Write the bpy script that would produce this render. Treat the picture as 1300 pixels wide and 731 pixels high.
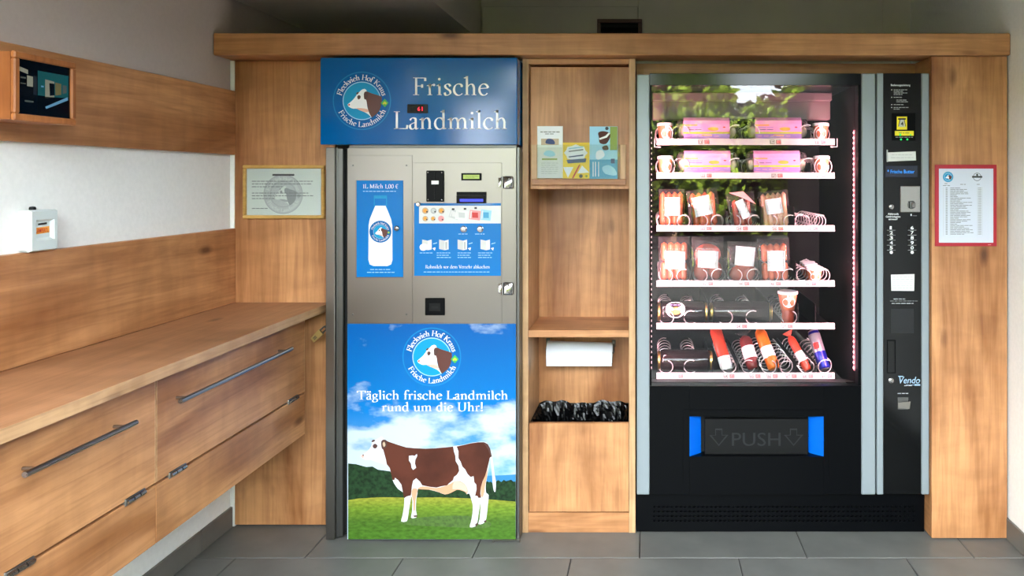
import bpy, bmesh, math, random
from mathutils import Vector, Matrix

for o in list(bpy.data.objects):
    bpy.data.objects.remove(o)
SC = bpy.context.scene
COL = SC.collection
random.seed(7)
PI = math.pi

# ------------------------------------------------------------------ camera, sky, sun, exposure
EYE = 1.39            # eye height; the camera looks straight along +Y
FPX, CX, CY = 975.0, 825.0, 228.0
cam_d = bpy.data.cameras.new('camera')
cam = bpy.data.objects.new('camera', cam_d)
COL.objects.link(cam)
cam.location = (0, 0, EYE)
cam.rotation_euler = (PI / 2, 0, 0)
cam_d.sensor_width = 36.0
cam_d.lens = FPX / 1300.0 * 36.0
cam_d.shift_x = (650.0 - CX) / 1300.0
cam_d.shift_y = (CY - 365.5) / 1300.0
cam_d.clip_start = 0.02
SC.camera = cam

W = bpy.data.worlds.new('sky')
SC.world = W
W.use_nodes = True
wn = W.node_tree
for n in list(wn.nodes):
    wn.nodes.remove(n)
w_out = wn.nodes.new('ShaderNodeOutputWorld')
w_bg = wn.nodes.new('ShaderNodeBackground')
w_sky = wn.nodes.new('ShaderNodeTexSky')
w_sky.sky_type = 'HOSEK_WILKIE'
w_sky.sun_direction = (0.55, 0.65, 0.50)
w_sky.turbidity = 6.0
w_mix = wn.nodes.new('ShaderNodeMixRGB')
w_mix.inputs[0].default_value = 0.72
w_mix.inputs[2].default_value = (0.86, 0.94, 1.0, 1)
wn.links.new(w_sky.outputs[0], w_mix.inputs[1])
wn.links.new(w_mix.outputs[0], w_bg.inputs[0])
w_bg.inputs[1].default_value = 5.0
wn.links.new(w_bg.outputs[0], w_out.inputs[0])

sun_d = bpy.data.lights.new('sun', 'SUN')
sun_d.energy = 30.0
sun_d.angle = 0.01
sun_d.color = (1.0, 0.94, 0.82)
sun = bpy.data.objects.new('sun', sun_d)
COL.objects.link(sun)
sun.rotation_euler = Vector((-0.55, -0.65, -0.50)).to_track_quat('-Z', 'Y').to_euler()

vs = SC.view_settings
vs.view_transform = 'Standard'
vs.look = 'None'
vs.exposure = 2.6
vs.gamma = 1.0
vs.use_curve_mapping = False
SC.cycles.use_denoising = True
SC.cycles.transparent_max_bounces = 24
SC.cycles.max_bounces = 10
SC.cycles.diffuse_bounces = 5
SC.cycles.caustics_reflective = False
SC.cycles.caustics_refractive = False

# ------------------------------------------------------------------ measuring helpers
def PX(px, d):
    return (px - CX) * d / FPX
def PZ(py, d):
    return EYE - (py - CY) * d / FPX

# ------------------------------------------------------------------ materials
def lin(c):
    c = c / 255.0
    return c / 12.92 if c <= 0.04045 else ((c + 0.055) / 1.055) ** 2.4
def rgb(r, g, b):
    return (lin(r), lin(g), lin(b), 1.0)

MATS = {}
def new_mat(name):
    m = bpy.data.materials.new(name)
    m.use_nodes = True
    MATS[name] = m
    nt = m.node_tree
    return m, nt, nt.nodes['Principled BSDF']
def plain(name, col, rough=0.5, metal=0.0, spec=0.5, coat=0.0, noise=0.0, nscale=40.0, bump=0.0, emit=None, estr=0.0):
    m, nt, b = new_mat(name)
    b.inputs['Base Color'].default_value = col
    b.inputs['Roughness'].default_value = rough
    b.inputs['Metallic'].default_value = metal
    b.inputs['Specular IOR Level'].default_value = spec
    b.inputs['Coat Weight'].default_value = coat
    b.inputs['Coat Roughness'].default_value = 0.04
    if emit:
        b.inputs['Emission Color'].default_value = emit
        b.inputs['Emission Strength'].default_value = estr
    if noise or bump:
        tc = nt.nodes.new('ShaderNodeTexCoord')
        nz = nt.nodes.new('ShaderNodeTexNoise')
        nz.inputs['Scale'].default_value = nscale
        nz.inputs['Detail'].default_value = 5
        nt.links.new(tc.outputs['Object'], nz.inputs['Vector'])
        if noise:
            mx = nt.nodes.new('ShaderNodeMixRGB')
            mx.blend_type = 'MULTIPLY'
            mx.inputs[0].default_value = noise
            mx.inputs[1].default_value = col
            rp = nt.nodes.new('ShaderNodeValToRGB')
            rp.color_ramp.elements[0].position = 0.36
            rp.color_ramp.elements[1].position = 0.62
            rp.color_ramp.elements[0].color = (0.35, 0.35, 0.35, 1)
            nt.links.new(nz.outputs['Fac'], rp.inputs[0])
            nt.links.new(rp.outputs[0], mx.inputs[2])
            nt.links.new(mx.outputs[0], b.inputs['Base Color'])
        if bump:
            bp = nt.nodes.new('ShaderNodeBump')
            bp.inputs['Strength'].default_value = bump
            bp.inputs['Distance'].default_value = 0.002
            nt.links.new(nz.outputs['Fac'], bp.inputs['Height'])
            nt.links.new(bp.outputs[0], b.inputs['Normal'])
    return m

def wood(name, axis, light=(205, 149, 101), dark=(152, 97, 55), rough=0.42):
    m, nt, b = new_mat(name)
    L = nt.links.new
    N = nt.nodes.new
    tc = N('ShaderNodeTexCoord')
    oi = N('ShaderNodeObjectInfo')
    mul = N('ShaderNodeVectorMath'); mul.operation = 'SCALE'
    cmb = N('ShaderNodeCombineXYZ')
    for i in range(3):
        L(oi.outputs['Random'], cmb.inputs[i])
    L(cmb.outputs[0], mul.inputs[0]); mul.inputs['Scale'].default_value = 13.7
    add = N('ShaderNodeVectorMath'); add.operation = 'ADD'
    L(tc.outputs['Object'], add.inputs[0]); L(mul.outputs[0], add.inputs[1])
    def mapped(along, across):
        mp = N('ShaderNodeMapping')
        s = [across, across, across]; s['xyz'.index(axis)] = along
        mp.inputs['Scale'].default_value = s
        L(add.outputs[0], mp.inputs['Vector'])
        return mp
    def noise(mp, scale, detail, dist=0.0):
        n = N('ShaderNodeTexNoise')
        n.inputs['Scale'].default_value = scale
        n.inputs['Detail'].default_value = detail
        n.inputs['Distortion'].default_value = dist
        L(mp.outputs[0], n.inputs['Vector'])
        return n
    n1 = noise(mapped(1.1, 5.0), 1.0, 5, 1.0)        # broad figure
    n2 = noise(mapped(3.0, 60.0), 1.0, 6, 0.9)       # fine grain
    n3 = noise(mapped(14.0, 5.0), 1.0, 5, 0.4)       # cross mottling
    r1 = N('ShaderNodeValToRGB')
    r1.color_ramp.elements[0].position = 0.32; r1.color_ramp.elements[0].color = rgb(*dark)
    r1.color_ramp.elements[1].position = 0.60; r1.color_ramp.elements[1].color = rgb(*light)
    L(n1.outputs['Fac'], r1.inputs[0])
    r2 = N('ShaderNodeValToRGB')
    r2.color_ramp.elements[0].position = 0.33; r2.color_ramp.elements[0].color = (0.72, 0.66, 0.60, 1)
    r2.color_ramp.elements[1].position = 0.60; r2.color_ramp.elements[1].color = (1, 1, 1, 1)
    L(n2.outputs['Fac'], r2.inputs[0])
    m1 = N('ShaderNodeMixRGB'); m1.blend_type = 'MULTIPLY'; m1.inputs[0].default_value = 0.8
    L(r1.outputs[0], m1.inputs[1]); L(r2.outputs[0], m1.inputs[2])
    r3 = N('ShaderNodeValToRGB')
    r3.color_ramp.elements[0].position = 0.3; r3.color_ramp.elements[0].color = (0.78, 0.74, 0.70, 1)
    r3.color_ramp.elements[1].position = 0.62; r3.color_ramp.elements[1].color = (1.04, 1.03, 1.02, 1)
    L(n3.outputs['Fac'], r3.inputs[0])
    m2 = N('ShaderNodeMixRGB'); m2.blend_type = 'MULTIPLY'; m2.inputs[0].default_value = 0.7
    L(m1.outputs[0], m2.inputs[1]); L(r3.outputs[0], m2.inputs[2])
    # knots: sparse dark elongated spots
    vo = N('ShaderNodeTexVoronoi'); vo.inputs['Scale'].default_value = 1.0
    L(mapped(3.0, 8.0).outputs[0], vo.inputs['Vector'])
    rk = N('ShaderNodeValToRGB')
    rk.color_ramp.elements[0].position = 0.05; rk.color_ramp.elements[0].color = (0.30, 0.22, 0.17, 1)
    rk.color_ramp.elements[1].position = 0.17; rk.color_ramp.elements[1].color = (1, 1, 1, 1)
    L(vo.outputs['Distance'], rk.inputs[0])
    gt = N('ShaderNodeSeparateXYZ'); L(vo.outputs['Color'], gt.inputs[0])
    lt = N('ShaderNodeMath'); lt.operation = 'LESS_THAN'; lt.inputs[1].default_value = 0.6
    L(gt.outputs[0], lt.inputs[0])
    m3 = N('ShaderNodeMixRGB'); m3.blend_type = 'MULTIPLY'
    L(lt.outputs[0], m3.inputs[0]); L(m2.outputs[0], m3.inputs[1]); L(rk.outputs[0], m3.inputs[2])
    L(m3.outputs[0], b.inputs['Base Color'])
    b.inputs['Roughness'].default_value = rough
    bp = N('ShaderNodeBump'); bp.inputs['Strength'].default_value = 0.12; bp.inputs['Distance'].default_value = 0.001
    L(n2.outputs['Fac'], bp.inputs['Height']); L(bp.outputs[0], b.inputs['Normal'])
    return m

for ax in 'xyz':
    wood('wood_' + ax, ax)
wood('wood_top', 'y', (166, 119, 84), (122, 80, 52), 0.36)
wood('wood_edge', 'y', (206, 165, 122), (186, 142, 98))
wood('wood_edge_z', 'z', (206, 165, 122), (186, 142, 98))
wood('wood_frame', 'z', (190, 122, 68), (150, 88, 42))
wood('wood_gold', 'x', (214, 172, 96), (190, 145, 70))

def steel(name, col, rough, axis='z'):
    m, nt, b = new_mat(name)
    tc = nt.nodes.new('ShaderNodeTexCoord')
    mp = nt.nodes.new('ShaderNodeMapping')
    s = [260.0, 260.0, 260.0]; s['xyz'.index(axis)] = 2.0
    mp.inputs['Scale'].default_value = s
    nz = nt.nodes.new('ShaderNodeTexNoise'); nz.inputs['Scale'].default_value = 1.0; nz.inputs['Detail'].default_value = 3
    nt.links.new(tc.outputs['Object'], mp.inputs[0]); nt.links.new(mp.outputs[0], nz.inputs['Vector'])
    mr = nt.nodes.new('ShaderNodeMapRange')
    mr.inputs[3].default_value = rough - 0.06; mr.inputs[4].default_value = rough + 0.08
    nt.links.new(nz.outputs['Fac'], mr.inputs[0]); nt.links.new(mr.outputs[0], b.inputs['Roughness'])
    b.inputs['Base Color'].default_value = col
    b.inputs['Metallic'].default_value = 1.0
    b.inputs['Anisotropic'].default_value = 0.5
    return m
steel('steel', (0.22, 0.203, 0.185, 1), 0.30)
steel('steel_dark', (0.15, 0.15, 0.145, 1), 0.38)
steel('chrome', (0.34, 0.33, 0.32, 1), 0.2)
plain('wire', rgb(225, 215, 215), 0.3, metal=0.5)
steel('handle_steel', (0.33, 0.32, 0.32, 1), 0.28, 'y')
steel('brass', (0.60, 0.44, 0.17, 1), 0.35)
steel('gold_lid', (0.80, 0.56, 0.18, 1), 0.30)

# plaster
plain('plaster', rgb(243, 242, 238), 0.9, noise=0.06, nscale=6, bump=0.35)
MATS['plaster'].node_tree.nodes['Noise Texture'].inputs['Scale'].default_value = 70
plain('plaster_shade', rgb(188, 174, 167), 0.9, noise=0.06, nscale=70, bump=0.3)  # grey-taupe tint stands in for shade on the upper wall and recess
plain('plaster_grey', rgb(214, 208, 194), 0.9, noise=0.12, nscale=3)
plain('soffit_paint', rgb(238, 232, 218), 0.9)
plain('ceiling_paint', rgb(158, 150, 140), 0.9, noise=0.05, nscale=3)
plain('tile', rgb(106, 106, 102), 0.42, noise=0.34, nscale=5.5, bump=0.05)
plain('tile_base', rgb(108, 105, 99), 0.45, noise=0.34, nscale=6.5, bump=0.05)
plain('baffle_grey', rgb(24, 25, 27), 0.6, spec=0.2)
plain('grout', rgb(54, 52, 50), 0.9)
plain('asphalt', rgb(42, 42, 42), 0.9, noise=0.3, nscale=8)
plain('black_gloss', rgb(5, 6, 7), 0.12, spec=0.25)
plain('black_satin', rgb(4, 5, 7), 0.3, spec=0.08)
plain('black_matt', rgb(8, 8, 9), 0.5, spec=0.2)
plain('void', (0.004, 0.004, 0.004, 1), 0.9)
plain('silver_paint', rgb(140, 149, 154), 0.42, metal=0.3)
plain('interior_dark', rgb(13, 12, 13), 0.6, spec=0.15)
plain('interior_panel', rgb(150, 125, 128), 0.5)
plain('strip_white', rgb(205, 200, 200), 0.45)
plain('white', rgb(240, 240, 240), 0.5)
plain('paper', rgb(218, 218, 216), 0.65)
plain('paper_green', rgb(226, 231, 222), 0.6)
plain('paper_blue', rgb(204, 209, 222), 0.6)
plain('paper_towel', rgb(222, 226, 232), 0.9, bump=0.15, nscale=120)
plain('cashbox', rgb(206, 216, 214), 0.4)
plain('sign_blue', rgb(0, 92, 160), 0.1, spec=0.3)
plain('blue_rim', rgb(30, 130, 190), 0.2, spec=0.3)
plain('blue_rim_soft', rgb(24, 132, 200), 0.2, coat=0.6)
plain('panel_blue', rgb(0, 112, 186), 0.25, spec=0.2)
plain('cyan', rgb(20, 146, 196), 0.25, spec=0.2)
plain('flap_blue', rgb(0, 96, 206), 0.4, spec=0.2)
plain('print_white', rgb(240, 242, 244), 0.1, spec=0.3)
plain('print_soft', rgb(150, 205, 235), 0.35)
plain('print_grey', rgb(120, 122, 122), 0.6)
plain('print_dark', rgb(52, 52, 52), 0.6)
plain('print_black', rgb(12, 12, 12), 0.5)
plain('print_red', rgb(196, 44, 40), 0.5)
plain('print_orange', rgb(240, 160, 60), 0.5)
plain('print_sand', rgb(190, 168, 140), 0.5)
plain('print_yellow', rgb(238, 200, 30), 0.5)
plain('print_lemon', rgb(244, 226, 22), 0.4)
plain('print_navy', rgb(28, 52, 104), 0.5)
plain('print_teal', rgb(60, 150, 190), 0.45)
plain('print_sky', rgb(150, 205, 226), 0.45)
plain('print_olive', rgb(128, 150, 50), 0.5)
plain('print_pink', rgb(226, 150, 150), 0.5)
plain('print_magenta', rgb(232, 152, 200), 0.5)
plain('print_violet', rgb(170, 130, 205), 0.5)
plain('print_lime', rgb(196, 202, 50), 0.5)
plain('logo_green', rgb(52, 170, 74), 0.4)
plain('logo_cow_brown', rgb(82, 36, 26), 0.4)
plain('mark_grey', rgb(196, 198, 196), 0.6)
plain('mark_mid', rgb(172, 174, 174), 0.6)
plain('mark_deep', rgb(150, 152, 152), 0.6)
plain('cow_brown', rgb(88, 45, 32), 0.5, spec=0.2, noise=0.6, nscale=7)
plain('cow_dark', rgb(70, 36, 28), 0.5)
plain('cow_tan', rgb(206, 152, 116), 0.5)
plain('cow_pink', rgb(222, 176, 158), 0.5)
plain('cow_white', rgb(206, 206, 212), 0.5)
plain('forest', rgb(34, 62, 34), 0.5, noise=1.0, nscale=75, spec=0.2)
plain('grass_deep', rgb(74, 104, 40), 0.4, noise=0.6, nscale=90)
plain('far_hill', rgb(40, 120, 170), 0.5)
plain('list_red', rgb(172, 22, 44), 0.35, coat=0.3)
plain('lcd_green', rgb(150, 170, 70), 0.3, emit=rgb(150, 180, 60), estr=0.04)
plain('lcd_blue', rgb(8, 20, 48), 0.2)
plain('lcd_text', rgb(30, 130, 220), 0.4, emit=rgb(30, 140, 240), estr=0.10)
plain('blue_glow', rgb(20, 40, 190), 0.3, emit=rgb(20, 30, 235), estr=0.14)
plain('green_led', rgb(20, 200, 90), 0.3, emit=rgb(20, 230, 100), estr=0.22)
plain('red_led', rgb(230, 20, 50), 0.3, emit=rgb(255, 20, 60), estr=0.22)
plain('logo_vendo', rgb(150, 178, 200), 0.3, metal=0.3)
plain('flap_grey', rgb(26, 27, 29), 0.5, spec=0.3)
plain('bin_bag', rgb(4, 4, 5), 0.27, spec=0.35)
plain('rubber', rgb(20, 20, 20), 0.7)
plain('led_pink', rgb(255, 200, 205), 0.4, emit=(1.0, 0.66, 0.70, 1), estr=1.6)
plain('led_holder_glow', rgb(220, 110, 125), 0.5, emit=(1.0, 0.22, 0.28, 1), estr=0.09)  # holder glows pink, standing in for LED light on the side wall
plain('sausage_orange', rgb(226, 98, 52), 0.35, noise=0.25, nscale=60)
plain('sausage_red', rgb(186, 58, 44), 0.35, noise=0.35, nscale=50)
plain('sausage_pale', rgb(240, 176, 146), 0.35, noise=0.2, nscale=50)
plain('meat', rgb(176, 66, 44), 0.4, noise=0.5, nscale=30)
plain('salami', rgb(120, 34, 34), 0.4, noise=0.4, nscale=80)
plain('wrapper_orange', rgb(240, 120, 30), 0.3, noise=0.3, nscale=40)
plain('wrapper_red', rgb(206, 64, 40), 0.3, noise=0.3, nscale=50)
plain('egg_shell', rgb(242, 206, 182), 0.5)
plain('cup_orange', rgb(226, 120, 84), 0.35)
plain('label_paper', rgb(240, 236, 238), 0.55)
plain('can_blue', rgb(30, 34, 150), 0.3, metal=0.5)
plain('can_silver', rgb(190, 190, 200), 0.3, metal=0.7)
plain('jar_fill', rgb(34, 20, 18), 0.3)
plain('leaf_a', rgb(128, 150, 48), 0.6)
plain('leaf_b', rgb(28, 46, 18), 0.6)
plain('bark', rgb(92, 72, 54), 0.9, noise=0.4, nscale=20)
plain('house_render', rgb(222, 214, 196), 0.9, noise=0.08, nscale=4)
plain('screen_black', rgb(4, 5, 6), 0.12, spec=0.15)
for nm, c in (('screen_teal', (14, 70, 72)), ('screen_mid', (120, 120, 104)), ('screen_amber', (90, 84, 50)), ('screen_floor', (86, 130, 160)), ('screen_wall', (64, 70, 66)), ('screen_dim', (26, 30, 32))):
    plain(nm, rgb(*c), 0.2, emit=rgb(*c), estr=0.05)

def see_through(name, tint, amount, rough=0.03, ior=1.45):
    """thin clear sheet: transparency tinted by its own colour, with a Fresnel reflection"""
    m, nt, b = new_mat(name)
    nt.nodes.remove(b)
    out = nt.nodes['Material Output']
    tr = nt.nodes.new('ShaderNodeBsdfTransparent'); tr.inputs[0].default_value = tint
    df = nt.nodes.new('ShaderNodeBsdfDiffuse'); df.inputs[0].default_value = tint
    mx = nt.nodes.new('ShaderNodeMixShader'); mx.inputs[0].default_value = amount
    nt.links.new(tr.outputs[0], mx.inputs[1]); nt.links.new(df.outputs[0], mx.inputs[2])
    gl = nt.nodes.new('ShaderNodeBsdfGlossy'); gl.inputs['Roughness'].default_value = rough
    fr = nt.nodes.new('ShaderNodeFresnel'); fr.inputs[0].default_value = ior
    m2 = nt.nodes.new('ShaderNodeMixShader')
    nt.links.new(fr.outputs[0], m2.inputs[0]); nt.links.new(mx.outputs[0], m2.inputs[1]); nt.links.new(gl.outputs[0], m2.inputs[2])
    nt.links.new(m2.outputs[0], out.inputs[0])
    return m
see_through('glass', (0.97, 0.98, 0.98, 1), 0.0, 0.0, 1.42)
see_through('acrylic', (0.97, 0.98, 0.98, 1), 0.02, 0.02)
see_through('film', (0.97, 0.94, 0.94, 1), 0.025, 0.06, 1.28)
see_through('clear_tray', (0.96, 0.96, 0.94, 1), 0.05, 0.06, 1.33)
see_through('dark_glass', (0.20, 0.16, 0.16, 1), 0.05, 0.05, 1.5)

def landscape_sky():
    m, nt, b = new_mat('poster_sky')
    N, L = nt.nodes.new, nt.links.new
    tc = N('ShaderNodeTexCoord'); sp = N('ShaderNodeSeparateXYZ'); L(tc.outputs['Object'], sp.inputs[0])
    d = 2.95
    mr = N('ShaderNodeMapRange'); mr.inputs[1].default_value = PZ(632, d); mr.inputs[2].default_value = PZ(411, d)
    L(sp.outputs[2], mr.inputs[0])
    rp = N('ShaderNodeValToRGB')
    e = rp.color_ramp.elements
    e[0].position = 0.0; e[0].color = rgb(120, 172, 202)
    e[1].position = 1.0; e[1].color = rgb(0, 86, 158)
    k = e.new(0.5); k.color = rgb(0, 112, 184)
    L(mr.outputs[0], rp.inputs[0])
    mp = N('ShaderNodeMapping'); mp.inputs['Scale'].default_value = (4.2, 1, 8.0); mp.inputs['Location'].default_value = (1.3, 0, 0.4)
    L(tc.outputs['Object'], mp.inputs[0])
    nz = N('ShaderNodeTexNoise'); nz.inputs['Scale'].default_value = 1.15; nz.inputs['Detail'].default_value = 8; nz.inputs['Roughness'].default_value = 0.52
    L(mp.outputs[0], nz.inputs['Vector'])
    # cloud cover belongs to the printed picture: thickest low, none at the top
    rc = N('ShaderNodeValToRGB')
    c = rc.color_ramp.elements
    c[0].position = 0.0; c[0].color = (0.28, 0.28, 0.28, 1)
    c[1].position = 0.64; c[1].color = (-0.0, 0, 0, 1)
    kk = c.new(0.38); kk.color = (0.30, 0.30, 0.30, 1)
    kk = c.new(0.52); kk.color = (0.13, 0.13, 0.13, 1)
    L(mr.outputs[0], rc.inputs[0])
    ad = N('ShaderNodeMath'); ad.operation = 'ADD'; L(nz.outputs['Fac'], ad.inputs[0]); L(rc.outputs[0], ad.inputs[1])
    m2 = N('ShaderNodeMapRange'); m2.inputs[1].default_value = 0.64; m2.inputs[2].default_value = 0.80
    L(ad.outputs[0], m2.inputs[0])
    mx = N('ShaderNodeMixRGB'); mx.inputs[2].default_value = rgb(186, 200, 214)
    L(m2.outputs[0], mx.inputs[0]); L(rp.outputs[0], mx.inputs[1])
    L(mx.outputs[0], b.inputs['Base Color'])
    b.inputs['Roughness'].default_value = 0.3
    b.inputs['Specular IOR Level'].default_value = 0.2
landscape_sky()
def landscape_grass():
    m, nt, b = new_mat('poster_grass')
    N, L = nt.nodes.new, nt.links.new
    tc = N('ShaderNodeTexCoord'); sp = N('ShaderNodeSeparateXYZ'); L(tc.outputs['Object'], sp.inputs[0])
    d = 2.95
    mr = N('ShaderNodeMapRange'); mr.inputs[1].default_value = PZ(684, d); mr.inputs[2].default_value = PZ(628, d)
    L(sp.outputs[2], mr.inputs[0])
    rp = N('ShaderNodeValToRGB')
    e = rp.color_ramp.elements
    e[0].position = 0.0; e[0].color = rgb(72, 112, 36)
    e[1].position = 1.0; e[1].color = rgb(158, 154, 60)
    k = e.new(0.4); k.color = rgb(74, 106, 38)
    k = e.new(0.7); k.color = rgb(110, 136, 44)
    L(mr.outputs[0], rp.inputs[0])
    mp = N('ShaderNodeMapping'); mp.inputs['Scale'].default_value = (45, 1, 110)
    L(tc.outputs['Object'], mp.inputs[0])
    nz = N('ShaderNodeTexNoise'); nz.inputs['Scale'].default_value = 1.0; nz.inputs['Detail'].default_value = 5
    L(mp.outputs[0], nz.inputs['Vector'])
    r2 = N('ShaderNodeValToRGB')
    r2.color_ramp.elements[0].position = 0.3; r2.color_ramp.elements[0].color = (0.55, 0.6, 0.5, 1)
    r2.color_ramp.elements[1].position = 0.7; r2.color_ramp.elements[1].color = (1.15, 1.15, 1.1, 1)
    L(nz.outputs['Fac'], r2.inputs[0])
    mx = N('ShaderNodeMixRGB'); mx.blend_type = 'MULTIPLY'; mx.inputs[0].default_value = 1.0
    L(rp.outputs[0], mx.inputs[1]); L(r2.outputs[0], mx.inputs[2])
    L(mx.outputs[0], b.inputs['Base Color'])
    b.inputs['Roughness'].default_value = 0.3
    b.inputs['Specular IOR Level'].default_value = 0.2
landscape_grass()

# ------------------------------------------------------------------ mesh builder
def catmull(pts, closed=False, sub=4):
    n = len(pts); out = []
    P = [Vector(p) for p in pts]
    rng = range(n) if closed else range(n - 1)
    for i in rng:
        if closed:
            a, b, c, d = P[(i - 1) % n], P[i], P[(i + 1) % n], P[(i + 2) % n]
        else:
            a, b, c, d = P[max(i - 1, 0)], P[i], P[i + 1], P[min(i + 2, n - 1)]
        for k in range(sub):
            t = k / sub
            out.append(0.5 * ((2 * b) + (c - a) * t + (2 * a - 5 * b + 4 * c - d) * t * t + (3 * b - a - 3 * c + d) * t ** 3))
    if not closed:
        out.append(P[-1])
    return out

class MB:
    def __init__(self):
        self.v = []; self.f = []; self.m = []; self.s = []
    def add(self, verts, faces, mat, smooth=False):
        b = len(self.v)
        self.v += [tuple(p) for p in verts]
        for f in faces:
            self.f.append([b + i for i in f]); self.m.append(mat); self.s.append(smooth)
        return self
    def box(self, x0, x1, y0, y1, z0, z1, mat, bev=0.0):
        x0, x1 = min(x0, x1), max(x0, x1); y0, y1 = min(y0, y1), max(y0, y1); z0, z1 = min(z0, z1), max(z0, z1)
        c = ((x0, x1), (y0, y1), (z0, z1))
        if bev <= 0:
            vs = [(c[0][i], c[1][j], c[2][k]) for i in (0, 1) for j in (0, 1) for k in (0, 1)]
            fs = [(0, 1, 3, 2), (4, 6, 7, 5), (0, 4, 5, 1), (2, 3, 7, 6), (0, 2, 6, 4), (1, 5, 7, 3)]
            return self.add(vs, fs, mat)
        b = min(bev, (x1 - x0) * .45, (y1 - y0) * .45, (z1 - z0) * .45)
        vs = []; idx = {}
        for i in (0, 1):
            for j in (0, 1):
                for k in (0, 1):
                    for a in range(3):
                        p = [c[0][i], c[1][j], c[2][k]]
                        for q in range(3):
                            if q != a:
                                p[q] += b if (i, j, k)[q] == 0 else -b
                        idx[(i, j, k, a)] = len(vs); vs.append(p)
        fs = []
        for a in range(3):
            o = [q for q in range(3) if q != a]
            for s in (0, 1):
                ring = []
                for (p, q) in ((0, 0), (1, 0), (1, 1), (0, 1)):
                    t = [0, 0, 0]; t[a] = s; t[o[0]] = p; t[o[1]] = q
                    ring.append(idx[(*t, a)])
                fs.append(ring if (s == 1) == (a != 1) else ring[::-1])
        for a in range(3):          # edges along axis a
            o = [q for q in range(3) if q != a]
            for p in (0, 1):
                for q in (0, 1):
                    t0 = [0, 0, 0]; t0[o[0]] = p; t0[o[1]] = q; t1 = list(t0); t1[a] = 1
                    fs.append([idx[(*t0, o[0])], idx[(*t1, o[0])], idx[(*t1, o[1])], idx[(*t0, o[1])]])
        for i in (0, 1):
            for j in (0, 1):
                for k in (0, 1):
                    fs.append([idx[(i, j, k, a)] for a in range(3)])
        return self.add(vs, fs, mat)
    def poly(self, pts, mat):
        return self.add(pts, [list(range(len(pts)))], mat)
    def tube(self, pts, r, mat, n=8, caps=True, closed=False):
        P = [Vector(p) for p in pts]; N = len(P)
        R = r if isinstance(r, (list, tuple)) else [r] * N
        vs = []; fs = []
        up = None
        for i in range(N):
            if closed:
                t = (P[(i + 1) % N] - P[i - 1])
            else:
                t = P[min(i + 1, N - 1)] - P[max(i - 1, 0)]
            t.normalize()
            if up is None:
                up = Vector((0, 0, 1)) if abs(t.z) < 0.9 else Vector((1, 0, 0))
            a = t.cross(up)
            if a.length < 1e-6:
                a = t.orthogonal()
            a.normalize(); b = a.cross(t).normalized(); up = b
            for k in range(n):
                th = 2 * PI * k / n
                vs.append(P[i] + (a * math.cos(th) + b * math.sin(th)) * R[i])
        M = N if closed else N - 1
        for i in range(M):
            j = (i + 1) % N
            for k in range(n):
                k2 = (k + 1) % n
                fs.append((i * n + k, j * n + k, j * n + k2, i * n + k2))
        if caps and not closed:
            fs.append(list(range(n))[::-1]); fs.append([(N - 1) * n + k for k in range(n)])
        return self.add(vs, fs, mat, True)
    def lathe(self, prof, o, axis, mat, n=20, mats=None):
        """prof: (radius, height) pairs along axis from o; mats: optional material for each band"""
        ax = Vector(axis).normalized(); a = ax.orthogonal().normalized(); b = ax.cross(a)
        o = Vector(o)
        vs = []
        for (r, h) in prof:
            for k in range(n):
                th = 2 * PI * k / n
                vs.append(o + ax * h + (a * math.cos(th) + b * math.sin(th)) * max(r, 1e-5))
        base = len(self.v)
        self.v += [tuple(p) for p in vs]
        for i in range(len(prof) - 1):
            for k in range(n):
                k2 = (k + 1) % n
                self.f.append([base + i * n + k, base + i * n + k2, base + (i + 1) * n + k2, base + (i + 1) * n + k])
                self.m.append(mats[i] if mats else mat); self.s.append(True)
        return self
    def disc3(self, o, axis, r, mat, h=0.002, n=20, bev=0.0006):
        return self.lathe([(0, h), (r - bev, h), (r, h - bev), (r, 0), (0, 0)], o, axis, mat, n)
    def ball(self, c, rad, mat, nu=12, nv=8):
        rad = rad if isinstance(rad, (list, tuple)) else (rad,) * 3
        vs = []; fs = []
        for i in range(nv + 1):
            ph = PI * i / nv
            for k in range(nu):
                th = 2 * PI * k / nu
                vs.append((c[0] + rad[0] * math.sin(ph) * math.cos(th), c[1] + rad[1] * math.sin(ph) * math.sin(th), c[2] + rad[2] * math.cos(ph)))
        for i in range(nv):
            for k in range(nu):
                k2 = (k + 1) % nu
                fs.append((i * nu + k, (i + 1) * nu + k, (i + 1) * nu + k2, i * nu + k2))
        return self.add(vs, fs, mat, True)
    def build(self, name, parent=None, **props):
        me = bpy.data.meshes.new(name)
        me.from_pydata(self.v, [], self.f)
        names = []
        for m in self.m:
            if m not in names:
                names.append(m)
        for m in names:
            me.materials.append(MATS[m])
        ix = {m: i for i, m in enumerate(names)}
        me.polygons.foreach_set('material_index', [ix[m] for m in self.m])
        me.polygons.foreach_set('use_smooth', self.s)
        me.update()
        if any(self.s):
            try:
                me.set_sharp_from_angle(angle=math.radians(50))
            except Exception:
                pass
        o = bpy.data.objects.new(name, me)
        COL.objects.link(o)
        if parent is not None:
            o.parent = parent
            o.matrix_parent_inverse = Matrix.Translation(-Vector(ROOT_LOC.get(parent.name, (0, 0, 0))))
        for k, v in props.items():
            o[k] = v
        return o

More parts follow.
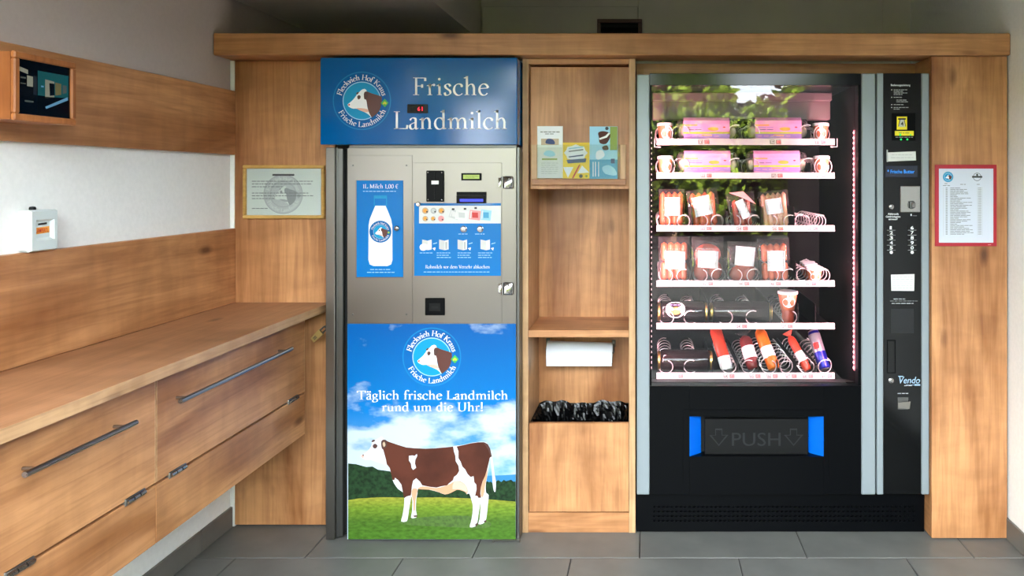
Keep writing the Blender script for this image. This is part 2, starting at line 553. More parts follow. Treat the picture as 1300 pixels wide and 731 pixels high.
ROOT_LOC = {}
def thing(name, label, cat, loc=(0, 0, 0), group=None):
    """Empty at the thing's base; its parts are built in world coordinates and parented to it"""
    o = bpy.data.objects.new(name, None)
    COL.objects.link(o)
    o.location = loc
    o.empty_display_size = 0.05
    o['label'] = label; o['category'] = cat
    if group:
        o['group'] = group
    ROOT_LOC[o.name] = tuple(loc)
    return o
def tag(o, label, cat, group=None):
    o['label'] = label; o['category'] = cat
    if group:
        o['group'] = group
    return o
def copy_part(src, parent, world_parent_loc=True):
    c = src.copy(); COL.objects.link(c); c.parent = parent
    return c
def structure(o):
    o['kind'] = 'structure'
    return o

# ------------------------------------------------------------------ lettering (own serif alphabet drawn with a broad nib; plain sans from the built-in font)
XH, ASC, CAP = 0.42, 0.71, 0.66
def ell(cx, cy, rx, ry, a0, a1, n=18):
    return [(cx + rx * math.cos(math.radians(a0 + (a1 - a0) * i / n)), cy + ry * math.sin(math.radians(a0 + (a1 - a0) * i / n))) for i in range(n + 1)]
def sm(*p):
    return [tuple(q) for q in catmull([(a, b, 0) for a, b in p], False, 5)]
STEM = lambda x, y0, y1: ('s', x, y0, y1)
FOOT = lambda x, y=0.0, w=0.085: ('f', x, y, w)
HEAD = lambda x, y: ('h', x, y)
DOT = lambda x, y, r=0.05: ('d', x, y, r)
LN = lambda *p: ('p', list(p))
CV = lambda pts: ('p', [tuple(q[:2]) for q in pts])
ARCH = lambda x, w: [CV(sm((x, 0.28), (x + 0.07, 0.37), (x + 0.155, 0.415), (x + w - 0.035, 0.375), (x + w, 0.27))), STEM(x + w, 0, 0.29), FOOT(x + w)]
GLY = {
    'l': (0.25, [STEM(.125, 0, ASC), HEAD(.125, ASC), FOOT(.125)]),
    'i': (0.25, [STEM(.125, 0, XH), HEAD(.125, XH), FOOT(.125), DOT(.12, .60)]),
    'h': (0.52, [STEM(.125, 0, ASC), HEAD(.125, ASC), FOOT(.125)] + ARCH(.125, .26)),
    'n': (0.52, [STEM(.125, 0, XH), HEAD(.125, XH), FOOT(.125)] + ARCH(.125, .26)),
    'm': (0.78, [STEM(.125, 0, XH), HEAD(.125, XH), FOOT(.125)] + ARCH(.125, .26) + ARCH(.385, .26)),
    'r': (0.35, [STEM(.125, 0, XH), HEAD(.125, XH), FOOT(.125), CV(sm((.125, .28), (.18, .37), (.26, .41))), DOT(.275, .385, .042)]),
    'c': (0.41, [CV(ell(.235, .21, .175, .215, 48, 318)), DOT(.345, .345, .035)]),
    'e': (0.42, [LN((.075, .245), (.375, .27)), CV(ell(.225, .21, .165, .215, 17, 322))]),
    'o': (0.47, [CV(ell(.235, .21, .18, .215, 0, 360, 24))]),
    's': (0.35, [CV(sm((.275, .33), (.24, .395), (.17, .42), (.095, .375), (.10, .295), (.18, .225), (.265, .155), (.27, .06), (.18, .0), (.10, .01), (.065, .10)))]),
    'a': (0.40, [CV(sm((.075, .33), (.12, .40), (.19, .42), (.265, .385), (.275, .29), (.275, .08), (.31, .005), (.375, .035))), CV(sm((.275, .255), (.17, .215), (.08, .15), (.08, .05), (.145, .0), (.215, .02), (.275, .09)))]),
    'd': (0.51, [CV(ell(.225, .21, .165, .215, 30, 330)), STEM(.37, 0, ASC), HEAD(.37, ASC), LN((.37, .03), (.46, .02))]),
    'b': (0.50, [STEM(.12, 0, ASC), HEAD(.12, ASC), CV(ell(.27, .21, .165, .215, -150, 150))]),
    'g': (0.43, [CV(ell(.195, .285, .125, .135, 0, 360, 20)), CV(sm((.12, .175), (.085, .115), (.13, .06), (.30, .04), (.36, -.04), (.33, -.15), (.19, -.20), (.07, -.165), (.055, -.075), (.13, .04))), LN((.29, .37), (.40, .40))]),
    'u': (0.52, [STEM(.125, .13, XH), HEAD(.125, XH), CV(sm((.125, .15), (.15, .045), (.225, .005), (.31, .035), (.385, .13))), STEM(.385, 0, XH), HEAD(.385, XH), LN((.385, .025), (.47, .015))]),
    'k': (0.47, [STEM(.125, 0, ASC), HEAD(.125, ASC), FOOT(.125), LN((.14, .19), (.36, .405)), FOOT(.36, XH - .02, .07), LN((.21, .26), (.41, .0)), FOOT(.41, 0, .07)]),
    'v': (0.41, [LN((.07, .41), (.215, .0)), LN((.215, .0), (.345, .41)), FOOT(.07, XH - .02, .07), FOOT(.345, XH - .02, .06)]),
    'z': (0.38, [LN((.05, .40), (.33, .40)), LN((.33, .40), (.05, .02)), LN((.05, .02), (.34, .02)), LN((.05, .40), (.05, .31)), LN((.34, .02), (.35, .11))]),
    'f': (0.30, [CV(sm((.345, .635), (.28, .70), (.20, .69), (.145, .60), (.13, .48), (.13, .0))), FOOT(.13), LN((.035, .405), (.27, .405)), DOT(.335, .65, .035)]),
    't': (0.31, [CV(sm((.13, .54), (.13, .30), (.135, .08), (.19, .0), (.28, .04))), LN((.03, .405), (.27, .405))]),
    'F': (0.52, [STEM(.14, 0, CAP), FOOT(.14, 0, .11), FOOT(.14, CAP - .02, .11), LN((.14, .645), (.47, .645)), LN((.47, .655), (.475, .53)), LN((.14, .345), (.36, .345)), LN((.36, .41), (.36, .28))]),
    'L': (0.55, [STEM(.14, 0, CAP), FOOT(.14, 0, .11), FOOT(.14, CAP - .02, .11), LN((.14, .015), (.50, .015)), LN((.50, .005), (.525, .15))]),
    'H': (0.72, [STEM(.14, 0, CAP), FOOT(.14, 0, .11), FOOT(.14, CAP - .02, .11), STEM(.58, 0, CAP), FOOT(.58, 0, .11), FOOT(.58, CAP - .02, .11), LN((.14, .345), (.58, .345))]),
    'K': (0.64, [STEM(.14, 0, CAP), FOOT(.14, 0, .11), FOOT(.14, CAP - .02, .11), LN((.15, .30), (.50, .645)), FOOT(.50, CAP - .02, .09), LN((.25, .40), (.58, .0)), FOOT(.58, 0, .08)]),
    'T': (0.62, [STEM(.31, 0, CAP), FOOT(.31, 0, .12), LN((.05, .645), (.57, .645)), LN((.05, .655), (.04, .52)), LN((.57, .655), (.58, .52))]),
    'U': (0.70, [STEM(.14, .18, CAP), FOOT(.14, CAP - .02, .11), CV(sm((.14, .2), (.17, .07), (.33, .0), (.50, .06), (.555, .2))), LN((.555, .2), (.555, .65)), FOOT(.555, CAP - .02, .09)]),
    'M': (0.84, [LN((.14, .0), (.15, .65)), FOOT(.14, 0, .10), FOOT(.13, CAP - .02, .08), LN((.16, .65), (.42, .04)), LN((.42, .04), (.68, .65)), STEM(.70, 0, CAP), FOOT(.70, 0, .11), FOOT(.71, CAP - .02, .08)]),
    'R': (0.59, [STEM(.14, 0, CAP), FOOT(.14, 0, .11), FOOT(.12, CAP - .02, .09), CV(sm((.14, .645), (.30, .645), (.42, .57), (.42, .42), (.30, .33), (.14, .32))), LN((.27, .33), (.55, .0)), FOOT(.55, 0, .06)]),
    'V': (0.60, [LN((.08, .65), (.31, .0)), LN((.31, .0), (.53, .65)), FOOT(.08, CAP - .02, .09), FOOT(.53, CAP - .02, .08)]),
    '!': (0.25, [STEM(.12, .19, .69), DOT(.12, .045, .052)]),
    '1': (0.33, [STEM(.17, 0, .63), FOOT(.17, 0, .10), LN((.06, .54), (.17, .63))]),
    '0': (0.47, [CV(ell(.235, .32, .17, .33, 0, 360, 24))]),
    ',': (0.22, [DOT(.10, .04, .05), LN((.12, .04), (.06, -.12))]),
    '\u20ac': (0.52, [CV(ell(.30, .32, .20, .33, 50, 310)), LN((.03, .38), (.38, .38)), LN((.03, .26), (.36, .26))]),
    ' ': (0.26, []),
}
GLY['\u00e4'] = (GLY['a'][0], GLY['a'][1] + [DOT(.12, .58, .045), DOT(.27, .58, .045)])

def glyph_polys(ch, wt):
    """closed 2D polygons of one letter, nib width wt in em"""
    out = []
    phi = math.radians(18)
    for it in GLY[ch][1]:
        k = it[0]
        if k == 's':
            _, x, y0, y1 = it; h = wt * .48
            out.append([(x - h, y0), (x + h, y0), (x + h, y1), (x - h, y1)])
        elif k == 'f':
            _, x, y, w = it; w = max(w, wt * .9)
            out.append([(x - w, y), (x + w, y), (x + w, y + .024), (x - w, y + .024)])
        elif k == 'h':
            _, x, y = it; h = wt * .48
            out.append([(x - h - .075, y - .055), (x - h - .07, y - .075), (x + h, y - .09), (x + h, y + .012)])
        elif k == 'd':
            _, x, y, r = it; r = max(r, wt * .58)
            out.append([(x + r * math.cos(2 * PI * i / 10), y + r * math.sin(2 * PI * i / 10)) for i in range(10)])
        else:
            p = it[1]; n = len(p); L = []; R = []
            for i in range(n):
                a = p[max(i - 1, 0)]; b = p[min(i + 1, n - 1)]
                if n > 3 and abs(p[0][0] - p[-1][0]) < 1e-6 and abs(p[0][1] - p[-1][1]) < 1e-6 and i in (0, n - 1):
                    a, b = p[-2], p[1]
                tx, ty = b[0] - a[0], b[1] - a[1]
                l = math.hypot(tx, ty) or 1; tx /= l; ty /= l
                th = wt * max(0.34, abs(tx * math.sin(phi) - ty * math.cos(phi))) * .5
                L.append((p[i][0] - ty * th, p[i][1] + tx * th)); R.append((p[i][0] + ty * th, p[i][1] - tx * th))
            for i in range(n - 1):
                out.append([L[i], L[i + 1], R[i + 1], R[i]])
    return out
def serif_width(s):
    return sum(GLY[c][0] for c in s)

_font_cache = {}
def sans_mesh(s, bold=0.0, shear=0.0):
    key = (s, bold, shear)
    if key in _font_cache:
        return _font_cache[key]
    cu = bpy.data.curves.new('tmp', 'FONT'); cu.body = s; cu.size = 1.0; cu.offset = bold; cu.shear = shear; cu.resolution_u = 3
    ob = bpy.data.objects.new('tmp', cu); COL.objects.link(ob)
    dg = bpy.context.evaluated_depsgraph_get(); dg.update()
    me = ob.evaluated_get(dg).to_mesh()
    V = [(v.co.x, v.co.y) for v in me.vertices]; F = [list(p.vertices) for p in me.polygons]
    ob.evaluated_get(dg).to_mesh_clear()
    bpy.data.objects.remove(ob); bpy.data.curves.remove(cu)
    _font_cache[key] = (V, F)
    return V, F

class Print(MB):
    """flat print on a surface: fn(u, v, lift) -> 3D point, u to the right and v downwards in the surface's own units"""
    def __init__(self, fn, step=0.00035):
        super().__init__(); self.fn = fn; self.step = step
    def pg(self, pts, mat, k=1):
        return self.poly([self.fn(p[0], p[1], k * self.step) for p in pts], mat)
    def rect(self, u0, v0, u1, v1, mat, k=1):
        return self.pg([(u0, v0), (u1, v0), (u1, v1), (u0, v1)], mat, k)
    def disc(self, cu, cv, r, mat, k=1, n=36, ry=None):
        ry = ry or r
        return self.pg([(cu + r * math.cos(2 * PI * i / n), cv + ry * math.sin(2 * PI * i / n)) for i in range(n)], mat, k)
    def ring(self, cu, cv, r0, r1, mat, k=1, n=48):
        for i in range(n):
            a, b = 2 * PI * i / n, 2 * PI * (i + 1) / n
            self.pg([(cu + r * math.cos(t), cv + r * math.sin(t)) for r, t in ((r0, a), (r1, a), (r1, b), (r0, b))], mat, k)
        return self
    def shape(self, pts, mat, k=1, o=(0, 0), s=1.0, smooth=0):
        q = [(o[0] + (x - 0) * s, o[1] + (y - 0) * s) for x, y in pts]
        if smooth:
            q = [(p.x, p.y) for p in catmull([(a, b, 0) for a, b in q], True, smooth)]
        return self.pg(q, mat, k)
    def serif(self, s, u0, u1, base, cap, mat, k=2, wt=0.095):
        em = cap / CAP; sx = (u1 - u0) / serif_width(s); x = 0.0
        for c in s:
            for pl in glyph_polys(c, wt):
                self.pg([(u0 + (x + a) * sx, base - b * em) for a, b in pl], mat, k)
            x += GLY[c][0]
        return self
    def serif_arc(self, s, cu, cv, r, a0, a1, cap, mat, k=2, inner=True, wt=0.11):
        """text along a circle; inner=True: feet towards the centre (upper arc), else feet outwards (lower arc)"""
        em = cap / CAP; wtot = serif_width(s); x = 0.0
        for c in s:
            w = GLY[c][0]
            t = math.radians(a0 + (a1 - a0) * (x + w / 2) / wtot)
            ux, uy = math.cos(t), math.sin(t)
            for pl in glyph_polys(c, wt):
                q = []
                for a, b in pl:
                    e = (a - w / 2) * em; h = b * em
                    if inner:
                        rr = r + h; px = cu + rr * ux + e * uy; py = cv - (rr * uy - e * ux)
                    else:
                        rr = r - h; px = cu + rr * ux - e * uy; py = cv - (rr * uy + e * ux)
                    q.append((px, py))
                self.pg(q, mat, k)
            x += w
        return self
    def sans(self, s, u0, u1, base, height, mat, k=2, bold=0.0, shear=0.0):
        """width fitted between u0 and u1 (u1 None: natural width)"""
        V, F = sans_mesh(s, bold, shear)
        if not V:
            return self
        x0 = min(v[0] for v in V); x1 = max(v[0] for v in V)
        sy = height / 0.70
        sx = (u1 - u0) / (x1 - x0) if u1 is not None else sy
        self.add([self.fn(u0 + (a - x0) * sx, base - b * sy, k * self.step) for a, b in V], F, mat)
        return self
    def words(self, u0, u1, v, h, mat, k=2, seed=0, lo=2.0, hi=6.0, gap=1.0):
        """one line of print too small to read: dashes of word length"""
        rd = random.Random(seed * 7919 + int(v * 13)); x = u0
        while x < u1 - lo:
            w = min(rd.uniform(lo, hi), u1 - x)
            self.rect(x, v - h / 2, x + w, v + h / 2, mat, k)
            x += w + gap
        return self

def frontal(d):
    return lambda u, v, lift: (PX(u, d), d - lift, PZ(v, d))

HEAD_W = [(185, 408), (200, 395), (240, 360), (275, 315), (290, 285), (305, 280), (330, 255), (350, 243), (368, 240), (385, 250), (392, 275), (385, 300), (390, 360), (395, 420), (410, 480), (440, 545), (405, 515), (370, 495), (320, 475), (280, 455), (240, 455), (205, 440), (188, 425)]
HEAD_B = [(365, 280), (390, 268), (450, 290), (545, 320), (555, 345), (555, 380), (540, 450), (510, 500), (455, 546), (440, 541), (410, 480), (398, 420), (385, 360), (365, 350), (360, 310)]
def logo(pr, cx, cy, R, k=1, pal='colour', text=True):
    """round farm emblem: cow's head in a disc, lettering around it; R = outer radius"""
    s = R / 318.0
    if pal == 'colour':
        disc, rim, soft, w, br, dk, gr, pk, tx = 'cyan', 'print_soft', 'blue_rim', 'print_white', 'logo_cow_brown', 'cow_dark', 'logo_green', 'cow_pink', 'print_white'
    else:
        disc, rim, soft, w, br, dk, gr, pk, tx = 'mark_grey', 'mark_mid', 'mark_mid', 'paper_green', 'mark_deep', 'mark_deep', 'mark_mid', 'mark_mid', 'paper_green'
    o = (cx - 338 * s, cy - 370 * s)
    pr.ring(cx, cy, R * 0.965, R, soft, k)
    if pal != 'colour':
        pr.ring(cx, cy, R * 0.66, R * 0.965, 'mark_grey', k)
    pr.disc(cx, cy, R * 0.64, disc, k)
    pr.ring(cx, cy, R * 0.63, R * 0.66, rim, k + 1)
    pr.shape(HEAD_W, w, k + 2, o, s, 3)
    pr.shape(HEAD_B, br, k + 3, o, s, 3)
    pr.shape([(288, 325), (305, 308), (325, 320), (320, 345), (298, 353)], dk, k + 3, o, s, 3)
    pr.shape([(275, 292), (290, 276), (308, 276), (290, 300)], dk, k + 3, o, s, 2)
    pr.shape([(362, 295), (380, 275), (405, 285), (400, 330), (378, 352), (364, 340)], dk, k + 4, o, s, 3)
    pr.shape([(188, 412), (203, 402), (209, 414), (197, 424)], 'print_red' if pal == 'colour' else dk, k + 3, o, s, 2)
    pr.shape([(280, 452), (330, 450), (400, 462), (410, 490), (370, 493), (320, 474)], pk, k + 3, o, s, 2)
    pr.shape([(545, 395), (588, 348), (630, 392), (590, 440)], gr, k + 4, o, s)
    pr.shape([(565, 398), (588, 375), (612, 396), (600, 412), (588, 402), (575, 412)], 'print_lime' if pal == 'colour' else dk, k + 5, o, s)
    if text:
        pr.serif_arc('Fleckvieh Hof Kraus', cx, cy, R * 0.715, 166, 13, R * 0.18, tx, k + 2, True)
        pr.serif_arc('Frische Landmilch', cx, cy, R * 0.895, 205, 338, R * 0.18, tx, k + 2, False)
    return pr

# ================================================================== THE SETTING
XL, XR, YB, ZC = -1.68, 1.388, 4.09, 2.37       # inner faces of the left, right and back wall, ceiling height
SHADE_LINT_L, SHADE_LINT_R, X_SOF = 2.16, 2.18, -0.90                     # undersides of the added shading lintels; edge of the low soffit
Y_ROOF = 0.75                                   # front edge of the ceiling; the place is open towards the yard
Y_LEFT, Y_RIGHT = 0.35, 0.35                  # where the side walls end

m = MB()
m.box(XL - 0.22, XL, Y_LEFT, 3.075, -0.02, 1.70, 'plaster'); m.box(XL - 0.22, XL, Y_LEFT, 3.075, 1.70, ZC + 0.25, 'plaster_shade')  # upper band has its shade painted into the colour
m.box(XL - 0.22, XL - 0.03, 3.075, YB + 0.2, -0.02, ZC + 0.25, 'plaster_shade')
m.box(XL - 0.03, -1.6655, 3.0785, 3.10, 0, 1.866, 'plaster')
structure(m.build('wall_left'))
structure(MB().box(XR, XR + 0.22, Y_RIGHT, YB + 0.2, -0.02, ZC + 0.25, 'plaster').build('wall_right'))
wb = structure(MB().box(XL - 0.03, XR, YB, YB + 0.2, -0.02, ZC + 0.25, 'plaster_grey').build('wall_back'))
m = MB()
m.box(PX(612, 4.06), PX(810, 4.06) - 0.002, 4.06, YB, 1.2, PZ(8, 4.06), 'plaster_grey', 0.003)
m.build('plaster_panel', wb)
m = MB()
m.box(PX(810, 4.06) + 0.002, PX(1121, 4.06), 4.06, YB, 1.2, ZC - 0.001, 'plaster_grey', 0.003)
m.build('plaster_panel', wb)
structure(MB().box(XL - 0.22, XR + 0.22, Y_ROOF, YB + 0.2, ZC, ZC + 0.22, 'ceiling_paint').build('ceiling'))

# low soffit along the left side; unseen lintels added to shade the upper walls
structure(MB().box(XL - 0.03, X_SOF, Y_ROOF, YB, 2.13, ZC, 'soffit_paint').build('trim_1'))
structure(MB().box(XL - 0.03, -0.30, Y_ROOF - 0.2, Y_ROOF - 0.001, SHADE_LINT_L, ZC, 'ceiling_paint').build('trim_2'))
structure(MB().box(-0.299, XR, Y_ROOF - 0.2, Y_ROOF - 0.001, SHADE_LINT_R, ZC, 'ceiling_paint').build('trim_3'))
# floor: grout bed with single tiles in half bond
fl = structure(MB().box(XL - 0.1, XR + 0.1, 0.30, YB, -0.05, -0.004, 'grout').build('floor'))
dl = structure(MB().box(1.343, 1.384, -1.50, 1.25, 0.004, 2.17, 'baffle_grey', .004).build('door_baffle'))  # dark leaf out of view, added to darken the glass reflection and bounce
MB().tube([(1.343, -1.38, 1.0), (1.30, -1.38, 1.0), (1.30, -1.26, 1.0)], .009, 'steel_dark', 8).build('door_handle', dl)
T, TD, G = 0.6157, 0.6157, 0.004
row0 = 2.823
tile_mesh = {}
for r in range(-6, 3):
    y0 = row0 + r * TD
    off = -0.0376 if r % 2 == 0 else -0.2896
    if y0 > YB - 0.05 or y0 < 0.3:
        continue
    for c in range(-4, 5):
        x0 = off + c * T
        a, b = max(x0 + G / 2, XL), min(x0 + T - G / 2, XR)
        if b - a < 0.02:
            continue
        ya, yb = y0 + G / 2, min(y0 + TD - G / 2, YB)
        key = (round(b - a, 4), round(yb - ya, 4))
        if key not in tile_mesh:
            t = MB().box(0, key[0], 0, key[1], -0.012, 0, 'tile', 0.0015).build('tile', fl)
            tile_mesh[key] = t.data
        else:
            t = bpy.data.objects.new('tile', tile_mesh[key]); COL.objects.link(t); t.parent = fl
        t.location = (a, ya, 0)

# skirting: tiles cut in strips, one object each
bl = structure(MB().box(XL, XL + 0.0035, 0.4, 3.075, 0, 0.078, 'grout').build('baseboard_left'))
y = 0.4
while y < 3.07:
    e = min(y + T, 3.075)
    MB().box(XL + 0.001, XL + 0.011, y + 0.002, e - 0.002, 0.002, 0.082, 'tile_base', 0.001).build('skirting_tile', bl)
    y = e
br_ = structure(MB().box(XR - 0.0035, XR, 0.62, 3.6, 0, 0.078, 'grout').build('baseboard_right'))
y = 0.62
while y < 3.5:
    MB().box(XR - 0.011, XR - 0.001, y + 0.002, y + T - 0.002, 0.002, 0.082, 'tile_base', 0.001).build('skirting_tile', br_)
    y += T

# ------------------------------------------------------------------ the yard in front, seen only as reflections
structure(MB().box(-30, 30, -40, 0.2995, -0.12, -0.03, 'asphalt').build('ground_outside'))
def tree(x, y, h, rx, rz, n, label, seed):
    t = thing('broadleaf_tree', label, 'tree', (x, y, -0.03), 'trees of the yard mirrored in the glass')
    rd = random.Random(seed)
    mb = MB()
    mb.tube([(x, y, -0.03), (x + .08, y, h * .3), (x - .05, y + .1, h * .6), (x + .1, y, h * .8)], [.13, .10, .07, .03], 'bark', 8)
    for k in range(6):
        a = k * 1.05
        mb.tube([(x, y, h * (.32 + .05 * k)), (x + rx * .4 * math.cos(a), y + rx * .4 * math.sin(a), h * (.45 + .05 * k)), (x + rx * .75 * math.cos(a), y + rx * .75 * math.sin(a), h * (.55 + .05 * k))], [.05, .03, .012], 'bark', 5)
    mb.build('trunk', t)
    cr = MB()
    clumps = []
    for k in range(34):
        a = rd.uniform(0, 2 * PI); q = rd.random() ** .5; zz = rd.uniform(-1, 1)
        rr = rx * q * math.sqrt(max(0.05, 1 - zz * zz * .8))
        clumps.append((x + rr * math.cos(a), y + rr * math.sin(a), h * .58 + zz * rz, rd.uniform(.35, .65)))
    for k in range(n):
        cx, cy, cz, cs = clumps[rd.randrange(len(clumps))]
        v = Vector((rd.gauss(0, 1), rd.gauss(0, 1), rd.gauss(0, 1))).normalized() * cs * rd.uniform(.5, 1.0)
        c = Vector((cx, cy, cz)) + v
        u = Vector((rd.gauss(0, 1), rd.gauss(0, 1), rd.gauss(0, 1))).normalized()
        w = u.orthogonal().normalized()
        s = rd.uniform(.07, .15)
        cr.add([c - u * s, c + w * s * .5, c + u * s, c - w * s * .5], [(0, 1, 2, 3)], 'leaf_a' if rd.random() < .6 else 'leaf_b')
    cr.build('foliage', t, kind='stuff')
tree(0.4, -9.4, 3.7, 1.55, 1.35, 9000, 'round leafy tree mirrored at the middle of the vending machine glass', 1)
tree(3.75, -10.3, 3.9, 1.35, 1.4, 7500, 'leafy tree with bright gaps mirrored near the darker edge of the glass', 2)
tree(-1.9, -11.2, 4.1, 1.15, 1.6, 7000, 'slender leafy tree mirrored beside the silver edge of the glass', 3)
tree(-4.35, -11.2, 7.4, 1.25, 1.05, 6000, 'high-crowned tree added in the gap of the hedge to darken the mirrored sky', 8)  # crown added to cap the sky patch mirrored on the sign
tree(-7.6, -11.0, 4.0, 2.0, 1.6, 8000, 'wide leafy tree across the yard, mirrored on the blue milk sign', 4)
tree(-12.0, -10.0, 4.0, 2.0, 1.6, 7000, 'outermost leafy tree across the yard on the milk machine side', 6)
tree(9.2, -10.0, 4.0, 2.0, 1.6, 7000, 'outermost leafy tree across the yard on the price list side', 5)
def hedge(xa, xb, label, n, seed, high=3.4):  # leaf screen out of view, added to hold back low sky light
    hg = thing('hedge', label, 'hedge', ((xa + xb) / 2, -14.0, -0.03))
    hb = MB(); rdh = random.Random(seed)
    for k in range(n):
        x = rdh.uniform(xa, xb)
        top = high + .22 * math.sin(x * 2.1) + .16 * math.sin(x * 5.3 + 1)
        c = Vector((x, -14.0 + rdh.uniform(-.5, .5), rdh.uniform(0, 1) * top))
        u = Vector((rdh.gauss(0, 1), rdh.gauss(0, 1), rdh.gauss(0, 1))).normalized(); w = u.orthogonal().normalized(); q = rdh.uniform(.10, .22)
        hb.add([c - u * q, c + w * q * .6, c + u * q, c - w * q * .6], [(0, 1, 2, 3)], 'leaf_b' if rdh.random() < .6 else 'leaf_a')
    hb.build('foliage', hg, kind='stuff')
    for k in range(5):
        x = xa + (xb - xa) * (k + .5) / 5
        MB().tube([(x, -14.0, -.03), (x + .05, -14.0, 1.2), (x, -13.95, 2.4)], [.09, .06, .02], 'bark', 6).build('stem', hg)
hedge(-3.25, 16, 'tall green hedge added across the yard to block low sky behind the trees mirrored in the glass', 26000, 21)
hedge(-18, -5.1, 'tall green hedge added across the yard to block low sky beyond the milk machine side', 24000, 22, 4.6)

# ================================================================== BUILT-IN OAK WOODWORK
o = MB().box(XL + 0.002, XR - 0.002, 2.95, 3.10, 1.868, 1.953, 'wood_x', 0.004).build('wooden_beam')
tag(o, 'long oak beam running across above both machines', 'beam')
m = MB().box(-1.665, -1.262, 3.08, 3.10, 0.006, 1.866, 'wood_z', 0.0015)
o = m.build('oak_wall_panel'); tag(o, 'oak panel behind the framed notice and the end of the worktop', 'panel')
t = thing('oak_end_panel', 'oak pillar panel carrying the red framed price list', 'panel', (1.235, 2.97, 0))
MB().box(1.088, XR - 0.008, 2.965, 2.985, 0.006, 1.866, 'wood_z', 0.0015).build('front_panel', t)
MB().box(1.088, 1.107, 2.9855, 3.70, 0.006, 1.866, 'wood_y').build('return_panel', t)
MB().box(-0.055, 1.087, 3.15, 3.168, 1.809, 1.866, 'wood_x').build('header_board')
tag(bpy.data.objects['header_board'], 'narrow oak header board in the gap above the vending machine', 'board')

# boards on the left wall
def wall_board(name, z0, z1, label):
    m = MB()
    y0, y1 = 0.9, 3.078
    m.box(XL + 0.0005, -1.66, y0, y1, z0, z1, 'wood_y', 0.002)
    o = m.build(name); tag(o, label, 'board')
wall_board('wall_board', 1.490, 1.745, 'dark oak board high on the white wall behind the small monitor')
wall_board('backsplash', 0.8985, 1.195, 'oak backsplash board along the wall above the worktop')
m = MB().box(XL + 0.001, -1.282, 0.9, 3.078, 0.868, 0.898, 'wood_top')
m.box(-1.282, -1.280, 0.9, 3.078, 0.868, 0.898, 'wood_edge')
o = m.build('worktop'); tag(o, 'long oak worktop above the wall-hung drawer cabinets', 'worktop')

# ------------------------------------------------------------------ wall-hung drawer cabinets
XF = -1.32
def cabinet(y0, y1, h0, h1, hinges, label):
    t = thing('drawer_cabinet', label, 'cabinet', ((XL + XF) / 2, (y0 + y1) / 2, 0.416), 'wall-hung oak cabinets')
    g = 0.0016
    b = MB()
    for a, c in ((y0 + g, y0 + 0.018), (y1 - 0.018, y1 - g)):
        b.box(XL + 0.001, XF - 0.02, a, c, 0.418, 0.866, 'wood_z')
    b.box(XL + 0.001, XF - 0.02, y0 + 0.0182, y1 - 0.0182, 0.418, 0.436, 'wood_y')
    b.box(XL + 0.001, XF - 0.02, y0 + 0.0182, y1 - 0.0182, 0.846, 0.866, 'wood_y')
    b.box(XL + 0.001, XL + 0.01, y0 + 0.0182, y1 - 0.0182, 0.436, 0.846, 'wood_y')
    b.build('body', t)
    d = MB().box(XF - 0.019, XF - 0.001, y0 + g, y1 - g, 0.581, 0.864, 'wood_y')
    for a, c in ((y0 + g, y0 + g + .004), (y1 - g - .004, y1 - g)):
        d.box(XF - 0.001, XF, a, c, 0.581, 0.864, 'wood_edge')
    d.box(XF - 0.001, XF, y0 + g + .004, y1 - g - .004, 0.581, 0.864, 'wood_y')
    dr = d.build('drawer_front', t)
    h = MB()
    h.tube([(XF + 0.032, h0, 0.782), (XF + 0.032, h1, 0.782)], 0.0065, 'handle_steel', 12)
    for yy in (h0 + 0.035, h1 - 0.035):
        h.tube([(XF, yy, 0.782), (XF + 0.032, yy, 0.782)], 0.0045, 'chrome', 10)
    h.build('handle', dr)
    f = MB().box(XF - 0.019, XF, y0 + g, y1 - g, 0.418, 0.573, 'wood_y', 0.0006)
    fo = f.build('fascia_board', t)
    for yy in hinges:
        q = MB()
        q.box(XF - 0.012, XF + 0.003, yy - 0.038, yy + 0.038, 0.568, 0.586, 'steel', 0.001)
        for dy in (-0.024, 0, 0.024):
            q.tube([(XF + 0.004, yy + dy - 0.010, 0.577), (XF + 0.004, yy + dy + 0.010, 0.577)], 0.0055, 'chrome', 8)
        q.build('hinge', fo)
    return t
cabinet(2.053, 2.94, 2.107, 2.764, (2.145, 2.84), 'longer oak drawer cabinet with a bar handle, nearer the milk machine')
cabinet(1.523, 2.053, 1.582, 1.926, (1.607, 1.968), 'shorter oak drawer cabinet with a bar handle, farther from the milk machine')

# ------------------------------------------------------------------ shelf unit with bin
SD = 3.025
t = thing('shelf_unit', 'tall narrow oak shelf unit between the milk machine and the vending machine', 'shelf', (-0.28, 3.17, 0))
xa, xb = -0.5015, -0.057
for a, c in ((xa, xa + 0.022), (xb - 0.025, xb)):
    MB().box(a, c, SD, 3.34, 0, 1.866, 'wood_edge_z').build('side_panel', t)
ia, ib = xa + 0.0225, xb - 0.0255
MB().box(ia, ib, SD + 0.0005, 3.34, 1.846, 1.866, 'wood_x').build('top_board', t)
MB().box(ia, ib, 3.322, 3.34, 0.07, 1.845, 'wood_z').build('back_panel', t)
zb = PZ(240, 3.055)
MB().box(ia + 0.004, ib, 3.055, 3.073, zb, 1.838, 'wood_z', 0.001).build('display_panel', t)
MB().box(ia, ib, SD + 0.001, 3.3215, 0.769, 0.797, 'wood_x', 0.001).build('shelf_board', t)
MB().box(ia + 0.003, ib - 0.001, SD + 0.001, SD + 0.019, 0.082, 0.431, 'wood_z', 0.0008).build('bin_flap', t)
MB().box(ia, ib, SD + 0.002, SD + 0.02, 0.0, 0.078, 'wood_x', 0.0008).build('plinth', t)

